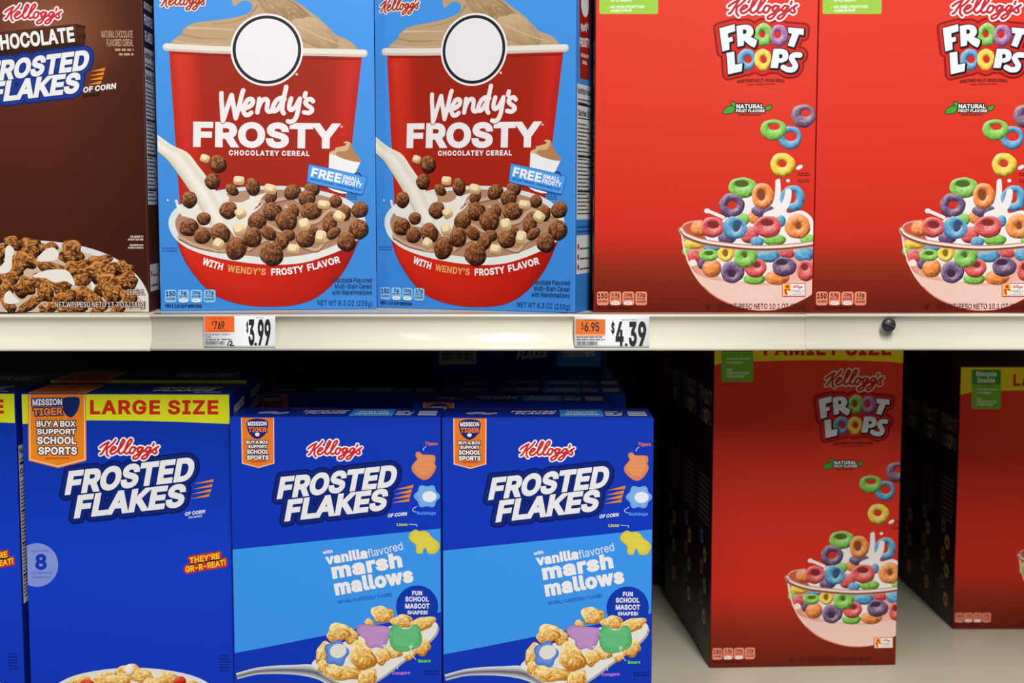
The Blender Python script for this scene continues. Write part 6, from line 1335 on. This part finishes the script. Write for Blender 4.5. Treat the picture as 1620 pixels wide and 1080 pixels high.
# ------------------------------------------------------------------ price tags and the rail clip
def price_tag(x0, x1, label, design):
    """a paper tag tucked into the rail; design works in frame-traced units inside x0..x1, 498..550"""
    def X(x): return (x - 810) / FPX * (1.2362 * CT + .11 * ST)
    xa, xb = X(x0), X(x1); w = xb - xa
    root = link(bpy.data.objects.new('price_tag', None)); root.location = ((xa + xb) / 2, YF, Z1 + ZC); tag(root, label, 'price tag', 'price tags on the shelf rail')
    prof = [(-.0029, -.0015), (-.0056, -.0288)]
    hs = [0]
    for a, b in zip(prof, prof[1:]): hs.append(hs[-1] + math.hypot(b[0] - a[0], b[1] - a[1]))
    def at(t):
        d = t * hs[-1]; i = 0
        while i < len(hs) - 2 and hs[i + 1] < d: i += 1
        f = (d - hs[i]) / (hs[i + 1] - hs[i]); a, b = prof[i], prof[i + 1]
        return a[0] + (b[0] - a[0]) * f, a[1] + (b[1] - a[1]) * f
    bm = bmesh.new(); N = 12; rows = []
    for j in range(N + 1):
        y, z = at(j / N); rows.append([[bm.verts.new((sx * w / 2, y + dy, z)) for sx in (-1, 1)] for dy in (0, .0004)])
    for a, b in zip(rows, rows[1:]):
        bm.faces.new((a[0][0], b[0][0], b[0][1], a[0][1])); bm.faces.new((a[1][0], a[1][1], b[1][1], b[1][0]))
        for k in (0, 1): bm.faces.new((a[0][k], a[1][k], b[1][k], b[0][k]))
    for r in (rows[0], rows[-1]): bm.faces.new((r[0][0], r[0][1], r[1][1], r[1][0]))
    bmesh.ops.recalc_face_normals(bm, faces=bm.faces[:])
    bm_ob('paper', bm, plain_mat('white_tag_paper', (240, 240, 242), rough=.4, spec=.4, var=.01), root, smooth=True)
    M = lambda x, y: ((x - x0) / (x1 - x0) - .5, (y - 498.5) / 51.5)
    def place(u, v, l):
        y, z = at(max(0, min(1, v))); return (u * w, y - .00012 - l * LAYER, z)
    for nm, fn in design:
        A = Art(M, None, 1); fn(A); mesh_ob(nm, A.mesh(nm, place, M_PAPER), root)
    return root
INK = (26, 24, 26)
t1 = crop(310, 490, 11.57); t2 = crop(900, 490, 11.57)
def bars(A, x0, x1, y0, y1, seed, fade=0):
    R = random.Random(seed); x = x0
    while x < x1:
        b = R.choice((.35, .6, 1.0)); A.rect4(x, y0, min(x + b, x1), y1, mix(INK, (150, 150, 155), fade), 1); x += b + R.choice((.35, .5, .9))
def hgrid(A, x0, y0, x1, y1, col, z):
    for k in range(6):
        a, b = y0 + (y1 - y0) * k / 6, y0 + (y1 - y0) * (k + 1) / 6; A.rect4(x0, a, x1, b, col, z)
def d1_unit(A):
    hgrid(A, *t1(168, 100), *t1(710, 402), (238, 106, 24), 0)
    A.text('UNIT PRICE', t1(260, 160), t1(575, 160), 30 / 11.57, (140, 50, 20), 1, F=GR); A.text('$', t1(300, 270), t1(332, 270), 6.4, INK, 1, F=GR)
    for ch, a, b in (('7', 340, 392), ('6', 414, 466), ('9', 474, 526)): A.text(ch, t1(a, 345), t1(b, 345), 150 / 11.57, INK, 2, F=GR, ol=((.22, INK),))
    A.ell(*t1(402, 338), .8, .8, INK, 1)
    A.text('PER POUND', t1(250, 392), t1(595, 392), 30 / 11.57, (140, 50, 20), 1, F=GR)
def d1_small(A):
    A.text('KLG WNDY FRSTY', t1(185, 462), t1(650, 462), 32 / 11.57, (60, 60, 66), 1, F=GR); A.text('8.3Z', t1(185, 504), t1(285, 504), 30 / 11.57, (60, 60, 66), 1, F=GR)
    A.dashes(*t1(185, 555), *t1(440, 555), 2.2, (120, 120, 126), 1, 3); A.dashes(*t1(480, 552), *t1(665, 552), 2.0, (110, 110, 116), 1, 6)
    bars(A, *[t1(175, 0)[0], t1(545, 0)[0]], t1(0, 572)[1], t1(0, 640)[1], 4); A.stroke(t1(sm([(590, 650), (610, 590), (650, 575), (668, 610), (630, 650), (700, 655)])), 1.9, INK, 1)
def d1_price(A):
    A.text('$', t1(928, 410), t1(968, 410), 200 / 11.57, INK, 1); A.text('3', t1(968, 655), t1(1080, 655), 495 / 11.57, INK, 1); A.ell(*t1(1100, 630), 2.3, 2.5, INK, 1)
    A.text('9', t1(1138, 655), t1(1250, 655), 495 / 11.57, INK, 1); A.text('9', t1(1262, 655), t1(1376, 655), 495 / 11.57, INK, 1); A.dashes(*t1(1105, 132), *t1(1245, 132), 1.0, (60, 60, 60), 1)
def d2_unit(A):
    hgrid(A, *t2(122, 160), *t2(662, 440), (226, 116, 30), 0); hgrid(A, *t2(128, 440), *t2(655, 482), (240, 168, 120), 0)
    A.dashes(*t2(285, 180), *t2(495, 180), 1.2, (110, 50, 20), 1); A.text('$', t2(226, 350), t2(268, 350), 11, INK, 1, F=GR)
    for ch, a, b in (('6', 288, 352), ('9', 408, 470), ('5', 486, 548)): A.text(ch, t2(a, 388), t2(b, 388), 168 / 11.57, INK, 2, F=GR, ol=((.25, INK),))
    A.ell(*t2(380, 378), 1, 1, INK, 1)
def d2_small(A):
    A.dashes(*t2(140, 508), *t2(605, 508), 1.9, (120, 124, 140), 1, 2); A.dashes(*t2(140, 556), *t2(655, 556), 2.0, (120, 124, 140), 1, 7); bars(A, t2(145, 0)[0], t2(520, 0)[0], t2(0, 578)[1], t2(0, 650)[1], 9, .3)
def d2_price(A):
    A.text('RETAIL PRICE', t2(960, 180), t2(1250, 178), 1.7, (50, 50, 55), 1, F=GR)
    A.text('$', t2(772, 430), t2(834, 430), 215 / 11.57, INK, 1)
    for ch, a, b in (('4', 850, 1000), ('3', 1092, 1240), ('9', 1262, 1412)): A.text(ch, t2(a, 670), t2(b, 670), 468 / 11.57, INK, 1)
    A.ell(*t2(1045, 640), 2.2, 2.4, INK, 1)
price_tag(323, 436, 'price tag reading 3.99 on the rail under the blue cup box', [('unit_price_panel', d1_unit), ('small_print', d1_small), ('price_numerals', d1_price)])
price_tag(908.5, 1027, 'price tag reading 4.39 on the rail under the gap between blue and red boxes', [('unit_price_panel', d2_unit), ('small_print', d2_small), ('price_numerals', d2_price)])

def lathe_bm(prof, n=28):
    """(radius, y) profile turned about the y axis"""
    bm = bmesh.new(); rows = []
    for r, y in prof:
        rows.append([bm.verts.new((r * math.cos(2 * math.pi * k / n), y, r * math.sin(2 * math.pi * k / n))) for k in range(n)])
    for a, b in zip(rows, rows[1:]):
        for k in range(n): bm.faces.new((a[k], a[(k + 1) % n], b[(k + 1) % n], b[k]))
    bm.faces.new(rows[0]); bm.faces.new(rows[-1][::-1])
    bmesh.ops.recalc_face_normals(bm, faces=bm.faces[:])
    return bm
clip = link(bpy.data.objects.new('rail_knob', None))
clip.location = ((1404.7 - 810) / FPX * 1.241, YF, Z1 + ZC - .0093); tag(clip, 'small black plastic knob stuck in the shelf rail below the right red box', 'knob')
bm_ob('stem', lathe_bm([(.0028, .0030), (.0028, -.0030)]), M_BLACK, clip, True)
bm_ob('head', lathe_bm([(.0050, -.0026), (.0060, -.0032), (.0062, -.0048), (.0056, -.0066), (.0040, -.0076), (.0012, -.0079)]), M_BLACK, clip, True)
bm = box_bm(-.0046, -.0090, -.0009, .0046, -.0074, .0009, .0005); bmesh.ops.rotate(bm, verts=bm.verts[:], cent=(0, 0, 0), matrix=Matrix.Rotation(math.radians(20), 3, 'Y'))
bm_ob('grip', bm, M_BLACK, clip)
